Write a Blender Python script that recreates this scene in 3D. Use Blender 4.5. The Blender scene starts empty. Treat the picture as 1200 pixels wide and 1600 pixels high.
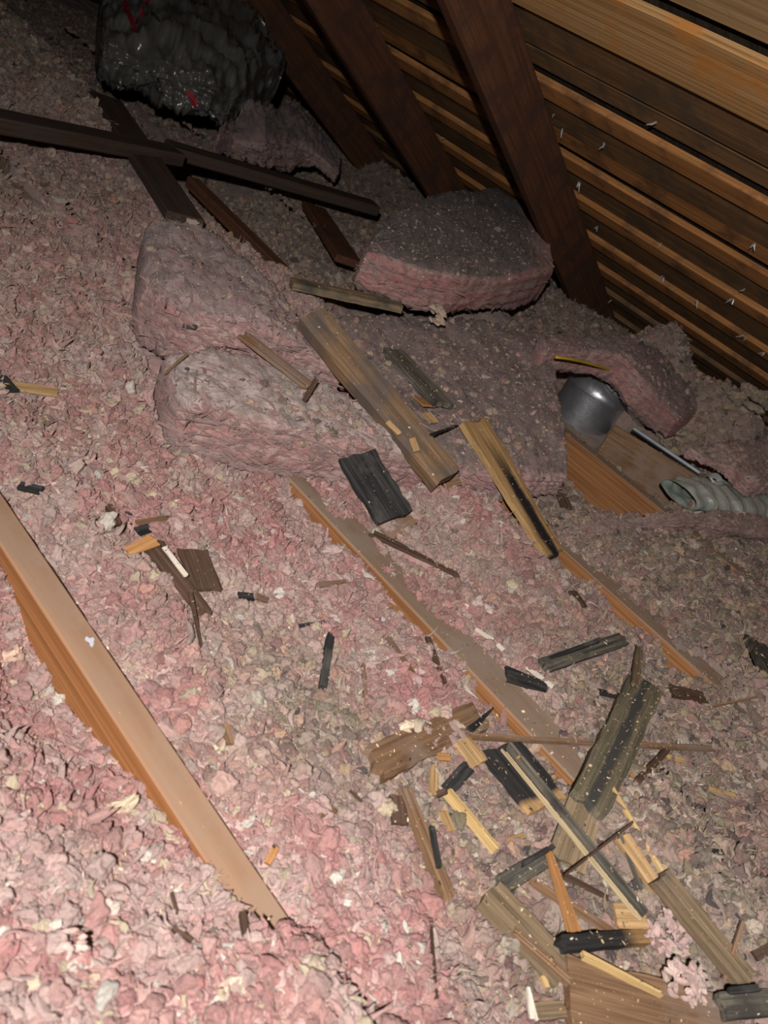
import bpy, bmesh, math, random
import numpy as np
from mathutils import Vector, Matrix, noise
from mathutils.bvhtree import BVHTree

random.seed(7)
rng = np.random.default_rng(7)
SC = bpy.context.scene
COL = SC.collection

# ------------------------------------------------------------------ camera
# world: X towards the eave, Y along the joists (away), Z up; joist tops at z = 0
F = 1200.0
CAM = np.array([0.0, 0.0, 0.85])
AX = np.array([0.65026188, -0.15435196, 0.74386488])      # world X seen from the camera (right, down, forward)
AY = np.array([-0.63960215, -0.63960215, 0.42640143])
AZ = np.array([0.40996168, -0.75305017, -0.51463274])
cam_d = bpy.data.cameras.new('camera'); cam = bpy.data.objects.new('camera', cam_d); COL.objects.link(cam)
cam_d.sensor_fit = 'VERTICAL'; cam_d.sensor_height = 36.0; cam_d.sensor_width = 27.0
cam_d.lens = 27.0; cam_d.clip_start = 0.02; cam_d.clip_end = 60
RIGHT = Vector((AX[0], AY[0], AZ[0])); DOWN = Vector((AX[1], AY[1], AZ[1])); FWD = Vector((AX[2], AY[2], AZ[2]))
m = Matrix((RIGHT, -DOWN, -FWD)).transposed().to_4x4(); m.translation = Vector(CAM); cam.matrix_world = m
SC.camera = cam
cam_d.dof.use_dof = True; cam_d.dof.focus_distance = 1.75; cam_d.dof.aperture_fstop = 5.6

# ------------------------------------------------------------------ light
world = bpy.data.worlds.new('attic_dark'); SC.world = world; world.use_nodes = True
world.node_tree.nodes['Background'].inputs[0].default_value = (0.9, 0.85, 0.9, 1)
world.node_tree.nodes['Background'].inputs[1].default_value = 0.006
def lamp(name, loc, target, energy, radius, colour, size, blend):
    d = bpy.data.lights.new(name, 'SPOT'); d.energy = energy; d.shadow_soft_size = radius; d.color = colour
    d.spot_size = math.radians(size); d.spot_blend = blend
    o = bpy.data.objects.new(name, d); COL.objects.link(o); o.location = loc
    o.rotation_euler = (Vector(target) - Vector(loc)).to_track_quat('-Z', 'Y').to_euler()
    return o
flash_at = Vector(CAM) - FWD * 0.34 - DOWN * 0.10 - RIGHT * 0.03
lamp('phone_flash', flash_at, Vector(CAM) + FWD * 2 + DOWN * .05 + RIGHT * .22, 172.0, 0.02, (1.0, 0.955, 0.915), 135, 1.0)
SC.view_settings.view_transform = 'Standard'; SC.view_settings.look = 'None'
SC.view_settings.gamma = 1.0; SC.view_settings.use_curve_mapping = False
SC.view_settings.exposure = 0.0

# ------------------------------------------------------------------ helpers
def ray(u, v):
    d = np.array([u - 600.0, v - 800.0, F])
    r = np.array([d @ AX, d @ AY, d @ AZ]); return r / np.linalg.norm(r)
def fl(u, v, z=0.0):
    r = ray(u, v); return Vector(CAM + r * ((z - CAM[2]) / r[2]))
def depth_of(p): return (Vector(p) - Vector(CAM)).dot(FWD)
def proj(P):
    d = np.asarray(P) - CAM
    q = d @ np.stack([AX, AY, AZ])
    zz = np.maximum(q[..., 2], 1e-3)
    return 600 + F * q[..., 0] / zz, 800 + F * q[..., 1] / zz, q[..., 2]

def tag(o, label=None, cat=None, group=None, kind=None):
    if label: o['label'] = label
    if cat: o['category'] = cat
    if group: o['group'] = group
    if kind: o['kind'] = kind
    return o
def link_mesh(name, verts, faces, mat, parent=None, smooth=False):
    me = bpy.data.meshes.new(name)
    me.from_pydata([tuple(v) for v in verts], [], [tuple(f) for f in faces]); me.validate(); me.update()
    if mat is not None: me.materials.append(mat)
    if smooth: me.polygons.foreach_set('use_smooth', [True] * len(me.polygons))
    o = bpy.data.objects.new(name, me); COL.objects.link(o)
    if parent is not None: o.parent = parent
    return o
def empty(name, loc=(0, 0, 0)):
    o = bpy.data.objects.new(name, None); COL.objects.link(o); o.location = loc; return o
def set_col(me, arr):
    a = me.attributes.new('col', 'FLOAT_COLOR', 'POINT')
    c = np.ones((len(arr), 4), np.float32); c[:, :3] = arr
    a.data.foreach_set('color', c.ravel())
def sstep(a, b, x):
    t = np.clip((x - a) / (b - a), 0, 1); return t * t * (3 - 2 * t)
def hsh(ix, iy, s):
    n = (ix * 374761393 + iy * 668265263 + s * 982451653).astype(np.int64) & 0x7fffffff
    n = ((n ^ (n >> 13)) * 1274126177) & 0x7fffffff
    return ((n ^ (n >> 16)) & 0xffff) / 65535.0
def vnoise(x, y, s=0):
    ix = np.floor(x).astype(np.int64); iy = np.floor(y).astype(np.int64); fx = x - ix; fy = y - iy
    fx = fx * fx * (3 - 2 * fx); fy = fy * fy * (3 - 2 * fy)
    a = hsh(ix, iy, s); b = hsh(ix + 1, iy, s); c = hsh(ix, iy + 1, s); d = hsh(ix + 1, iy + 1, s)
    return (a * (1 - fx) + b * fx) * (1 - fy) + (c * (1 - fx) + d * fx) * fy
def fbm(x, y, s=0, o=4):
    t = 0; a = .5
    for k in range(o):
        t = t + a * vnoise(x * 2 ** k, y * 2 ** k, s + 11 * k); a *= .5
    return t / (1 - .5 ** o)
def domes(x, y, s=0):
    """rounded lumps: 1 at the top of each lump, 0 in the creases"""
    ix = np.floor(x).astype(np.int64); iy = np.floor(y).astype(np.int64); best = np.full(np.shape(x), 9.0)
    for dx in (-1, 0, 1):
        for dy in (-1, 0, 1):
            cx = ix + dx; cy = iy + dy
            px = cx + .15 + .7 * hsh(cx, cy, s); py = cy + .15 + .7 * hsh(cx, cy, s + 5)
            best = np.minimum(best, (x - px) ** 2 + (y - py) ** 2)
    return np.sqrt(np.clip(1 - best / .75, 0, 1))

# ------------------------------------------------------------------ materials
def new_mat(name, rough=0.9):
    mt = bpy.data.materials.new(name); mt.use_nodes = True
    nt = mt.node_tree; b = nt.nodes['Principled BSDF']; b.inputs['Roughness'].default_value = rough
    b.inputs['Specular IOR Level'].default_value = 0.15
    return mt, nt, b
def N(nt, t, **kw):
    n = nt.nodes.new(t)
    for k, v in kw.items():
        if k in n.inputs: n.inputs[k].default_value = v
        else: setattr(n, k, v)
    return n
def ramp(nt, fac, stops):
    r = nt.nodes.new('ShaderNodeValToRGB'); nt.links.new(fac, r.inputs[0])
    e = r.color_ramp.elements
    while len(e) < len(stops): e.new(0.5)
    for k, (p, c) in enumerate(stops):
        e[k].position = p; e[k].color = (*c, 1) if len(c) == 3 else c
    return r.outputs[0]
def mix(nt, fac, a, b, mode='MIX'):
    n = nt.nodes.new('ShaderNodeMix'); n.data_type = 'RGBA'; n.blend_type = mode
    for sock, v in ((n.inputs[0], fac), (n.inputs[6], a), (n.inputs[7], b)):
        if hasattr(v, 'links'): nt.links.new(v, sock)
        elif isinstance(v, (int, float)): sock.default_value = v
        else: sock.default_value = (*v, 1)
    return n.outputs[2]
def bump(nt, b, h, strength, dist):
    n = nt.nodes.new('ShaderNodeBump'); n.inputs['Strength'].default_value = strength; n.inputs['Distance'].default_value = dist
    nt.links.new(h, n.inputs['Height']); nt.links.new(n.outputs[0], b.inputs['Normal'])

def wool_mat(name, attr_type, fibre=(90, 90, 90), depth=0.004, fine=420.0, lo=.78, hi=1.16, bstr=.5, trans=.0):
    mt, nt, b = new_mat(name, 1.0)
    b.inputs['Specular IOR Level'].default_value = 0.02
    a = nt.nodes.new('ShaderNodeAttribute'); a.attribute_type = attr_type; a.attribute_name = 'col'
    tc = nt.nodes.new('ShaderNodeTexCoord')
    mp = N(nt, 'ShaderNodeMapping'); mp.inputs['Scale'].default_value = fibre
    nt.links.new(tc.outputs['Object'], mp.inputs[0])
    n1 = N(nt, 'ShaderNodeTexNoise', Scale=1.0, Detail=7.0, Roughness=0.72, Distortion=.5); nt.links.new(mp.outputs[0], n1.inputs[0])
    n2 = N(nt, 'ShaderNodeTexNoise', Scale=fine, Detail=3.0); nt.links.new(tc.outputs['Object'], n2.inputs[0])
    v = ramp(nt, n1.outputs[0], [(0.3, (lo, lo, lo)), (0.7, (hi, hi, hi))])
    c = mix(nt, 1.0, a.outputs[0], v, 'MULTIPLY')
    v2 = ramp(nt, n2.outputs[0], [(0.3, (.84, .84, .84)), (0.7, (1.1, 1.1, 1.1))])
    c = mix(nt, 1.0, c, v2, 'MULTIPLY')
    nt.links.new(c, b.inputs['Base Color'])
    b.inputs['Sheen Weight'].default_value = 0.15; b.inputs['Sheen Roughness'].default_value = 0.6
    bump(nt, b, n1.outputs[0], bstr, depth)
    if trans:
        t = nt.nodes.new('ShaderNodeBsdfTranslucent'); nt.links.new(c, t.inputs[0]); ms = nt.nodes.new('ShaderNodeMixShader'); ms.inputs[0].default_value = trans
        nt.links.new(b.outputs[0], ms.inputs[1]); nt.links.new(t.outputs[0], ms.inputs[2]); nt.links.new(ms.outputs[0], nt.nodes['Material Output'].inputs[0])
    return mt
M_BED = wool_mat('loose_wool', 'GEOMETRY', (90, 90, 90), 0.006)
M_BATT = wool_mat('batt_wool', 'GEOMETRY', (38, 60, 130), 0.010, lo=.66, hi=1.22, bstr=.8)
M_TUFT = wool_mat('wool_tuft', 'INSTANCER', (1.5, 1.5, 1.5), 0.25, fine=7.0, lo=.88, hi=1.10, bstr=.22, trans=.38)
mt, nt, b = new_mat('crumb', 0.7)
a = nt.nodes.new('ShaderNodeAttribute'); a.attribute_type = 'INSTANCER'; a.attribute_name = 'col'; nt.links.new(a.outputs[0], b.inputs['Base Color'])
M_CRUMB = mt

def wood(name, dark, light, dirt=None, dirt_amt=0.0, grain=60, along=3.0, rough=0.8, core=None, ends=None, relief=0.0015, axis='X', streak=1.0, top=None):
    """timber with the grain along one object axis; `dirt` = weathered film in patches, `core` = stripe colour down the middle, `ends` = (colour, from, to) along x"""
    mt, nt, b = new_mat(name, rough)
    tc = nt.nodes.new('ShaderNodeTexCoord'); oi = nt.nodes.new('ShaderNodeObjectInfo')
    off = N(nt, 'ShaderNodeVectorMath', operation='SCALE'); off.inputs[0].default_value = (3.1, 5.7, 9.3); nt.links.new(oi.outputs['Random'], off.inputs['Scale'])
    ad = N(nt, 'ShaderNodeVectorMath', operation='ADD'); nt.links.new(tc.outputs['Object'], ad.inputs[0]); nt.links.new(off.outputs[0], ad.inputs[1])
    mp = N(nt, 'ShaderNodeMapping')
    s = [grain, grain, grain]; s['XYZ'.index(axis)] = along; mp.inputs['Scale'].default_value = s
    nt.links.new(ad.outputs[0], mp.inputs[0])
    n1 = N(nt, 'ShaderNodeTexNoise', Scale=1.0, Detail=5.0, Roughness=0.62, Distortion=0.15); nt.links.new(mp.outputs[0], n1.inputs[0])
    mp2 = N(nt, 'ShaderNodeMapping'); s2 = [grain * 5] * 3; s2['XYZ'.index(axis)] = along * 3; mp2.inputs['Scale'].default_value = s2
    nt.links.new(ad.outputs[0], mp2.inputs[0])
    n2 = N(nt, 'ShaderNodeTexNoise', Scale=1.0, Detail=2.0); nt.links.new(mp2.outputs[0], n2.inputs[0])
    n3 = N(nt, 'ShaderNodeTexNoise', Scale=9.0, Detail=5.0, Roughness=0.6); nt.links.new(ad.outputs[0], n3.inputs[0])
    lo, hi = 0.5 - .2 / streak, 0.5 + .2 / streak
    c = ramp(nt, n1.outputs[0], [(lo, dark), (hi, light)])
    c = mix(nt, 1.0, c, ramp(nt, n2.outputs[0], [(0.35, (.72, .7, .68)), (0.6, (1.1, 1.1, 1.1))]), 'MULTIPLY')
    if dirt:
        c = mix(nt, ramp(nt, n3.outputs[0], [(0.62 - dirt_amt * .4, (0, 0, 0)), (0.78 - dirt_amt * .4, (1, 1, 1))]), c, dirt)
    sep = nt.nodes.new('ShaderNodeSeparateXYZ'); nt.links.new(tc.outputs['Object'], sep.inputs[0])
    if core:
        ccol, hw, x0, x1 = core
        ab = N(nt, 'ShaderNodeMath', operation='ABSOLUTE'); nt.links.new(sep.outputs[1], ab.inputs[0])
        ad2 = N(nt, 'ShaderNodeMath', operation='MULTIPLY_ADD'); nt.links.new(n3.outputs[0], ad2.inputs[0]); ad2.inputs[1].default_value = hw * 2.4; nt.links.new(ab.outputs[0], ad2.inputs[2])
        f1 = N(nt, 'ShaderNodeMapRange'); nt.links.new(ad2.outputs[0], f1.inputs[0])
        f1.inputs[1].default_value = hw * 2.4; f1.inputs[2].default_value = hw * 1.8
        f2 = N(nt, 'ShaderNodeMapRange'); nt.links.new(sep.outputs[0], f2.inputs[0]); f2.inputs[1].default_value = x0; f2.inputs[2].default_value = x1
        mm = N(nt, 'ShaderNodeMath', operation='MULTIPLY'); nt.links.new(f1.outputs[0], mm.inputs[0]); nt.links.new(f2.outputs[0], mm.inputs[1])
        c = mix(nt, mm.outputs[0], c, ccol)
    if ends:
        ecol, x0, x1 = ends
        w = N(nt, 'ShaderNodeMath', operation='MULTIPLY_ADD'); nt.links.new(n3.outputs[0], w.inputs[0]); w.inputs[1].default_value = 0.03; nt.links.new(sep.outputs[0], w.inputs[2])
        f3 = N(nt, 'ShaderNodeMapRange'); nt.links.new(w.outputs[0], f3.inputs[0]); f3.inputs[1].default_value = x0 + .015; f3.inputs[2].default_value = x1 + .015
        c = mix(nt, f3.outputs[0], c, mix(nt, 1.0, ecol, ramp(nt, n1.outputs[0], [(0.3, (.7, .7, .7)), (0.7, (1.15, 1.15, 1.15))]), 'MULTIPLY'))
    if top:
        sn = nt.nodes.new('ShaderNodeSeparateXYZ'); nt.links.new(tc.outputs['Normal'], sn.inputs[0])
        f4 = N(nt, 'ShaderNodeMapRange'); nt.links.new(sn.outputs[2], f4.inputs[0]); f4.inputs[1].default_value = .4; f4.inputs[2].default_value = .8
        tc2 = ramp(nt, n1.outputs[0], [(lo, top[0]), (hi, top[1])])
        tc2 = mix(nt, ramp(nt, n3.outputs[0], [(.45, (0, 0, 0)), (.62, (1, 1, 1))]), tc2, top[2])
        c = mix(nt, f4.outputs[0], c, tc2)
    nt.links.new(c, b.inputs['Base Color'])
    bump(nt, b, n1.outputs[0], 0.8, relief)
    return mt
W = {
 'joist': wood('joist_wood', (.33, .13, .045), (.42, .19, .075), grain=34, along=.5, axis='Y', relief=.0008, top=((.27, .16, .10), (.36, .225, .145), (.31, .205, .14))),
 'joist_dusty': wood('dusty_joist_wood', (.26, .115, .045), (.35, .165, .07), grain=34, along=1.2, axis='Y', relief=.001, top=((.20, .14, .10), (.28, .19, .135), (.26, .195, .15))),
 'beam_dark': wood('dark_beam_wood', (.055, .036, .027), (.085, .055, .04), (.06, .046, .04), .4, grain=24, along=1.0),
 'rafter': wood('rafter_wood', (.105, .045, .025), (.13, .058, .032), (.075, .038, .027), .4, grain=20, along=.8),
 'board_a': wood('sheathing_brown', (.15, .08, .038), (.26, .15, .072), (.12, .08, .05), .4, grain=26, along=.8, axis='Y', rough=.65),
 'board_b': wood('sheathing_orange', (.36, .155, .05), (.54, .26, .10), (.20, .10, .05), .3, grain=30, along=.8, axis='Y', rough=.6),
 'board_d': wood('sheathing_pale', (.30, .185, .085), (.43, .275, .13), (.34, .22, .10), .3, grain=26, along=.5, axis='Y', rough=.65),
 'board_c': wood('sheathing_sawn', (.36, .19, .07), (.62, .37, .16), (.58, .25, .07), .35, grain=60, along=.3, axis='Y', rough=.6, relief=.003, streak=2),
 'shake': wood('dark_shake', (.035, .025, .02), (.07, .05, .035), grain=30, along=2),
 'black': wood('black_weathered', (.018, .018, .02), (.055, .053, .052), (.11, .10, .09), .25, grain=150, along=6, streak=1.6, relief=.003),
 'grey': wood('grey_weathered', (.06, .058, .05), (.19, .17, .135), (.06, .055, .05), .3, grain=140, along=5, streak=1.5, relief=.003),
 'greytan': wood('grey_tan_weathered', (.15, .11, .07), (.29, .21, .13), (.07, .065, .06), .3, grain=110, along=4, relief=.002),
 'tan': wood('tan_split', (.32, .19, .085), (.56, .37, .19), grain=110, along=4, relief=.002),
 'yellow': wood('yellow_split', (.48, .31, .12), (.68, .49, .24), grain=110, along=4, relief=.002),
 'brown': wood('brown_split', (.15, .085, .05), (.29, .175, .10), (.24, .17, .13), .3, grain=90, along=4, relief=.002),
 'darkbrown': wood('dark_brown_split', (.055, .033, .024), (.14, .085, .06), grain=90, along=4, relief=.002),
 'orange': wood('orange_split', (.32, .14, .05), (.48, .25, .10), grain=90, along=4, relief=.002),
 'cream': wood('cream_split', (.42, .32, .18), (.62, .50, .31), grain=140, along=6, relief=.0005),
 'white': wood('pale_stick', (.66, .58, .47), (.82, .76, .66), grain=140, along=8, relief=.0005),
 'core': wood('tan_black_core', (.30, .185, .08), (.50, .32, .15), core=((.022, .018, .018), .022, -.14, -.02), grain=80, along=4, relief=.002),
 'lumber': wood('long_board_wood', (.16, .10, .06), (.27, .17, .095), (.12, .092, .075), .45, grain=60, along=3, relief=.0015),
 'charred': wood('charred_tan_end', (.016, .016, .018), (.05, .047, .045), ends=((.34, .20, .09), .03, .06), grain=120, along=5, relief=.002),
 'blacktan': wood('black_tan_end', (.018, .018, .02), (.05, .048, .047), ends=((.50, .31, .15), .035, .045), grain=150, along=5, relief=.003),
 'bigshake': wood('big_shake', (.10, .09, .065), (.22, .185, .12), core=((.062, .06, .056), .009, -9, -8), grain=110, along=4, streak=1.4, relief=.003),
}
def metal(name, col, rough, metallic=1.0):
    mt, nt, b = new_mat(name, rough); b.inputs['Metallic'].default_value = metallic
    tc = nt.nodes.new('ShaderNodeTexCoord')
    n = N(nt, 'ShaderNodeTexNoise', Scale=14.0, Detail=4.0); nt.links.new(tc.outputs['Object'], n.inputs[0])
    nt.links.new(ramp(nt, n.outputs[0], [(0.3, tuple(c * .7 for c in col)), (0.7, col)]), b.inputs['Base Color'])
    bump(nt, b, n.outputs[0], 0.4, 0.01)
    return mt
M_DUCT = metal('galvanised_duct', (.62, .64, .68), .40, .85)
M_ZINC = metal('dull_zinc', (.30, .32, .35), .6, .7)
M_FOIL = metal('foil', (.66, .72, .66), .38, .55)
M_NAIL = metal('nail_steel', (.9, .9, .92), .45, .55)
def plain(name, col, rough=.8, spec=.2):
    mt, nt, b = new_mat(name, rough); b.inputs['Specular IOR Level'].default_value = spec
    tc = nt.nodes.new('ShaderNodeTexCoord'); n = N(nt, 'ShaderNodeTexNoise', Scale=12.0, Detail=5.0); nt.links.new(tc.outputs['Object'], n.inputs[0])
    nt.links.new(ramp(nt, n.outputs[0], [(0.3, tuple(c * .75 for c in col)), (0.7, tuple(c * 1.1 for c in col))]), b.inputs['Base Color'])
    return mt
M_DRYWALL = plain('drywall_back', (.3, .26, .22))
M_YELLOW = plain('yellow_jacket', (.55, .36, .03), .5)
M_PLASTIC = plain('grey_plastic', (.095, .09, .083), .24, .6)
M_RED = plain('red_print', (.28, .02, .03), .25, .6)
M_HOLE = plain('hole_darkness', (.02, .02, .022), .6)  # near-black colour paints the dark inside of the torn opening

# ------------------------------------------------------------------ solids
def box_verts(x0, x1, y0, y1, z0, z1):
    return [(x, y, z) for x in (x0, x1) for y in (y0, y1) for z in (z0, z1)]
BOX_F = [(0, 1, 3, 2), (4, 6, 7, 5), (0, 4, 5, 1), (2, 3, 7, 6), (0, 2, 6, 4), (1, 5, 7, 3)]
def bevel_box(name, size, mat, parent=None, bev=0.003, loc=(0, 0, 0), rot=None):
    bm = bmesh.new(); bmesh.ops.create_cube(bm, size=1.0)
    bmesh.ops.scale(bm, vec=size, verts=bm.verts)
    bmesh.ops.bevel(bm, geom=list(bm.edges), offset=bev, segments=1, affect='EDGES')
    me = bpy.data.meshes.new(name); bm.to_mesh(me); bm.free(); me.materials.append(mat)
    o = bpy.data.objects.new(name, me); COL.objects.link(o)
    if parent is not None: o.parent = parent
    o.location = loc
    if rot is not None: o.rotation_euler = rot
    return o
def world_bvh(o):
    mw = o.matrix_basis; me = o.data
    return BVHTree.FromPolygons([mw @ v.co for v in me.vertices], [tuple(p.vertices) for p in me.polygons])

# ------------------------------------------------------------------ floor and joists
floor = link_mesh('floor', box_verts(-1.5, 4.6, -1.6, 7.0, -.32, -.30), BOX_F, M_DRYWALL); tag(floor, 'ceiling board under the insulation', kind='structure')
gable = link_mesh('wall_far', box_verts(-1.5, 5.0, 7.0, 7.06, -.3, 2.6), BOX_F, W['shake']); tag(gable, 'dark gable wall at the far end', kind='structure')

SOLID = []     # (bvh) things that carry other things
def joist(x0, x1, ya, yb, mat, label, z1=0.0, z0=-.19):
    o = bevel_box('ceiling_joist', (x1 - x0, yb - ya, z1 - z0), mat, bev=.003, loc=((x0 + x1) / 2, (ya + yb) / 2, (z0 + z1) / 2))
    tag(o, label, 'joist'); SOLID.append(world_bvh(o)); return o
joist(.467, .515, -.9, 3.4, W['joist'], 'clean tan joist at the left with a broad bare top and orange side')
joist(1.07, 1.145, -.9, 2.4, W['joist_dusty'], 'dusty middle joist running down from the front batt to the big grey shake')
joist(1.655, 1.715, -.9, 5.0, W['joist_dusty'], 'joist with tan side on the right, under the lower tip of the black-streaked board')
joist(2.285, 2.33, -.9, 1.6, W['joist_dusty'], 'orange-brown joist in the pit in front of the metal duct')

jt = [o for o in COL.objects if o.name == 'ceiling_joist'][0]
c = fl(141, 1002, .0); vs = []
for k in range(16):
    an = 2 * math.pi * k / 16; r_ = .0065 * (1 + .35 * math.sin(3 * an + 1) + .2 * math.sin(5 * an)); vs.append((c.x + math.cos(an) * r_ * .75, c.y + math.sin(an) * r_ * 1.3, .0))
po = link_mesh('paint_spot', [(x, y, .0002) for x, y, z in vs] + [(x, y, .0009) for x, y, z in vs], [tuple(range(16, 32))] + [(k, (k + 1) % 16, 16 + (k + 1) % 16, 16 + k) for k in range(16)], plain('pale_paint', (.55, .56, .62)), jt)
po.matrix_parent_inverse = Matrix.Translation(-jt.location); po['label'] = 'pale bluish paint spot'
# ------------------------------------------------------------------ roof
TH = math.radians(26); RD = Vector((math.cos(TH), 0, -math.sin(TH))); RN = Vector((math.sin(TH), 0, math.cos(TH))); RP = Vector((3.7, 0, .2))
roof = empty('ceiling', RP); roof.rotation_euler = (0, TH, 0); tag(roof, 'sloping underside of the roof, spaced boards with dark shakes in the gaps', kind='structure')
# local x = down the slope, y = along the eave, z = outward (up)
o = link_mesh('shake_layer', box_verts(-5.0, 1.6, -1.5, 7.0, .03, .06), BOX_F, W['shake'], roof)
boards = []   # (s0, s1, z of lower face, material)
def rb(s0, s1, z, mt): boards.append((s0, s1, z, mt))
rb(-2.75, -2.56, .0, 'board_d'); rb(-2.53, -2.34, .0, 'board_d'); rb(-2.31, -2.03, .0, 'board_d')
rb(-1.985, -1.79, -.018, 'board_c')
rb(-1.775, -1.60, .004, 'board_a')
rb(-1.57, -1.49, .012, 'board_a')
rb(-1.465, -1.385, -.014, 'board_b')
rb(-1.375, -1.20, .004, 'board_a'); rb(-1.19, -1.085, .010, 'board_b')
rb(-1.06, -.975, -.014, 'board_b')
rb(-.965, -.795, .004, 'board_a'); 
rb(-.775, -.695, -.012, 'board_b'); rb(-.68, -.49, .004, 'board_a')
rb(-.465, -.385, -.012, 'board_b'); rb(-.37, -.205, .004, 'board_a')
rb(-.18, -.10, -.012, 'board_b'); rb(-.085, .06, .004, 'board_a')
rb(.085, .165, -.012, 'board_a'); rb(.18, .34, .004, 'board_a'); rb(.365, .445, -.012, 'board_a'); rb(.46, .62, .004, 'board_a')
rb(-3.2, -3.0, .0, 'board_a'); rb(-2.97, -2.78, .0, 'board_a'); rb(-3.6, -3.22, 0, 'board_a'); rb(-4.0, -3.63, 0, 'board_a'); rb(-4.4, -4.03, 0, 'board_a')
for s0, s1, z, mt in boards:
    n = 14; vs = []; fs = []
    for k in range(n + 1):
        y = -1.4 + 8.4 * k / n; e0 = random.uniform(-.004, .004); e1 = random.uniform(-.004, .004); ez = random.uniform(-.002, .002)
        vs += [(s0 + e0, y, z + ez), (s1 + e1, y, z + ez), (s1 + e1, y, z + .022), (s0 + e0, y, z + .022)]
    for k in range(n):
        a = 4 * k
        for q in range(4): fs.append((a + q, a + (q + 1) % 4, a + 4 + (q + 1) % 4, a + 4 + q))
    fs += [(3, 2, 1, 0), tuple(4 * n + q for q in range(4))]
    bo = link_mesh('sheathing_board', vs, fs, W[mt], roof)
# nails through the boards
def on_roof(u, v, off=0.0):
    r = Vector(ray(u, v)); c = Vector(CAM); t = (RP - RN * off - c).dot(RN) / r.dot(RN); p = c + r * t - RP
    return Vector((p.dot(RD), p.y, p.dot(RN)))
def nail_mesh(seed):
    rnd = random.Random(seed); vs = []; fs = []
    for k in range(rnd.choice((1, 2, 2))):
        d = Vector((rnd.uniform(-.8, .8), rnd.uniform(-.8, .8), -1)).normalized(); L = rnd.uniform(.018, .034); w = .0028
        t = d.orthogonal().normalized(); bb = d.cross(t); base = len(vs); o0 = Vector((rnd.uniform(-.006, .006), rnd.uniform(-.006, .006), .004))
        for q in range(3):
            c = o0 + d * (L * q / 2) + Vector((0, (q == 2) * rnd.uniform(-.008, .008), 0)); ww = w * (1, 1, .35)[q]
            for i in range(4):
                an = i * math.pi / 2; vs.append(c + t * math.cos(an) * ww + bb * math.sin(an) * ww)
        for q in range(2):
            for i in range(4): fs.append((base + 4 * q + i, base + 4 * q + (i + 1) % 4, base + 4 * q + 4 + (i + 1) % 4, base + 4 * q + 4 + i))
        fs.append(tuple(base + 8 + i for i in range(4)))
        # torn shaving hanging at the nail
    return vs, fs
for k, (u, v) in enumerate([(798, 10), (812, 45), (866, 180), (878, 203), (1022, 193), (944, 226), (905, 287), (931, 354), (1031, 382), (1036, 434), (1088, 470), (1146, 468), (1181, 384), (1162, 525), (957, 470), (692, 215), (588, 40), (1195, 552), (1163, 452), (770, 35)]):
    vs, fs = nail_mesh(k); p = on_roof(u, v, .012)
    no = link_mesh('nail', vs, fs, M_NAIL, roof); no.location = p
# rafters
def rafter(y, label, depth=.19, thick=.045, s0=-4.2, s1=1.0):
    o = bevel_box('rafter', (s1 - s0, thick, depth), W['rafter'], bev=.004)
    o.location = RP + RD * ((s0 + s1) / 2) - RN * (depth / 2 + .016) + Vector((0, y, 0)); o.rotation_euler = (0, TH, 0)
    tag(o, label, 'rafter'); return o
rafter(1.645, 'broad dark rafter crossing the lit roof boards, nearest of the rafters')
rafter(2.62, 'dark rafter behind the nearest rafter')
rafter(3.55, 'rafter in the dark beyond the second rafter, above the plastic')

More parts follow.
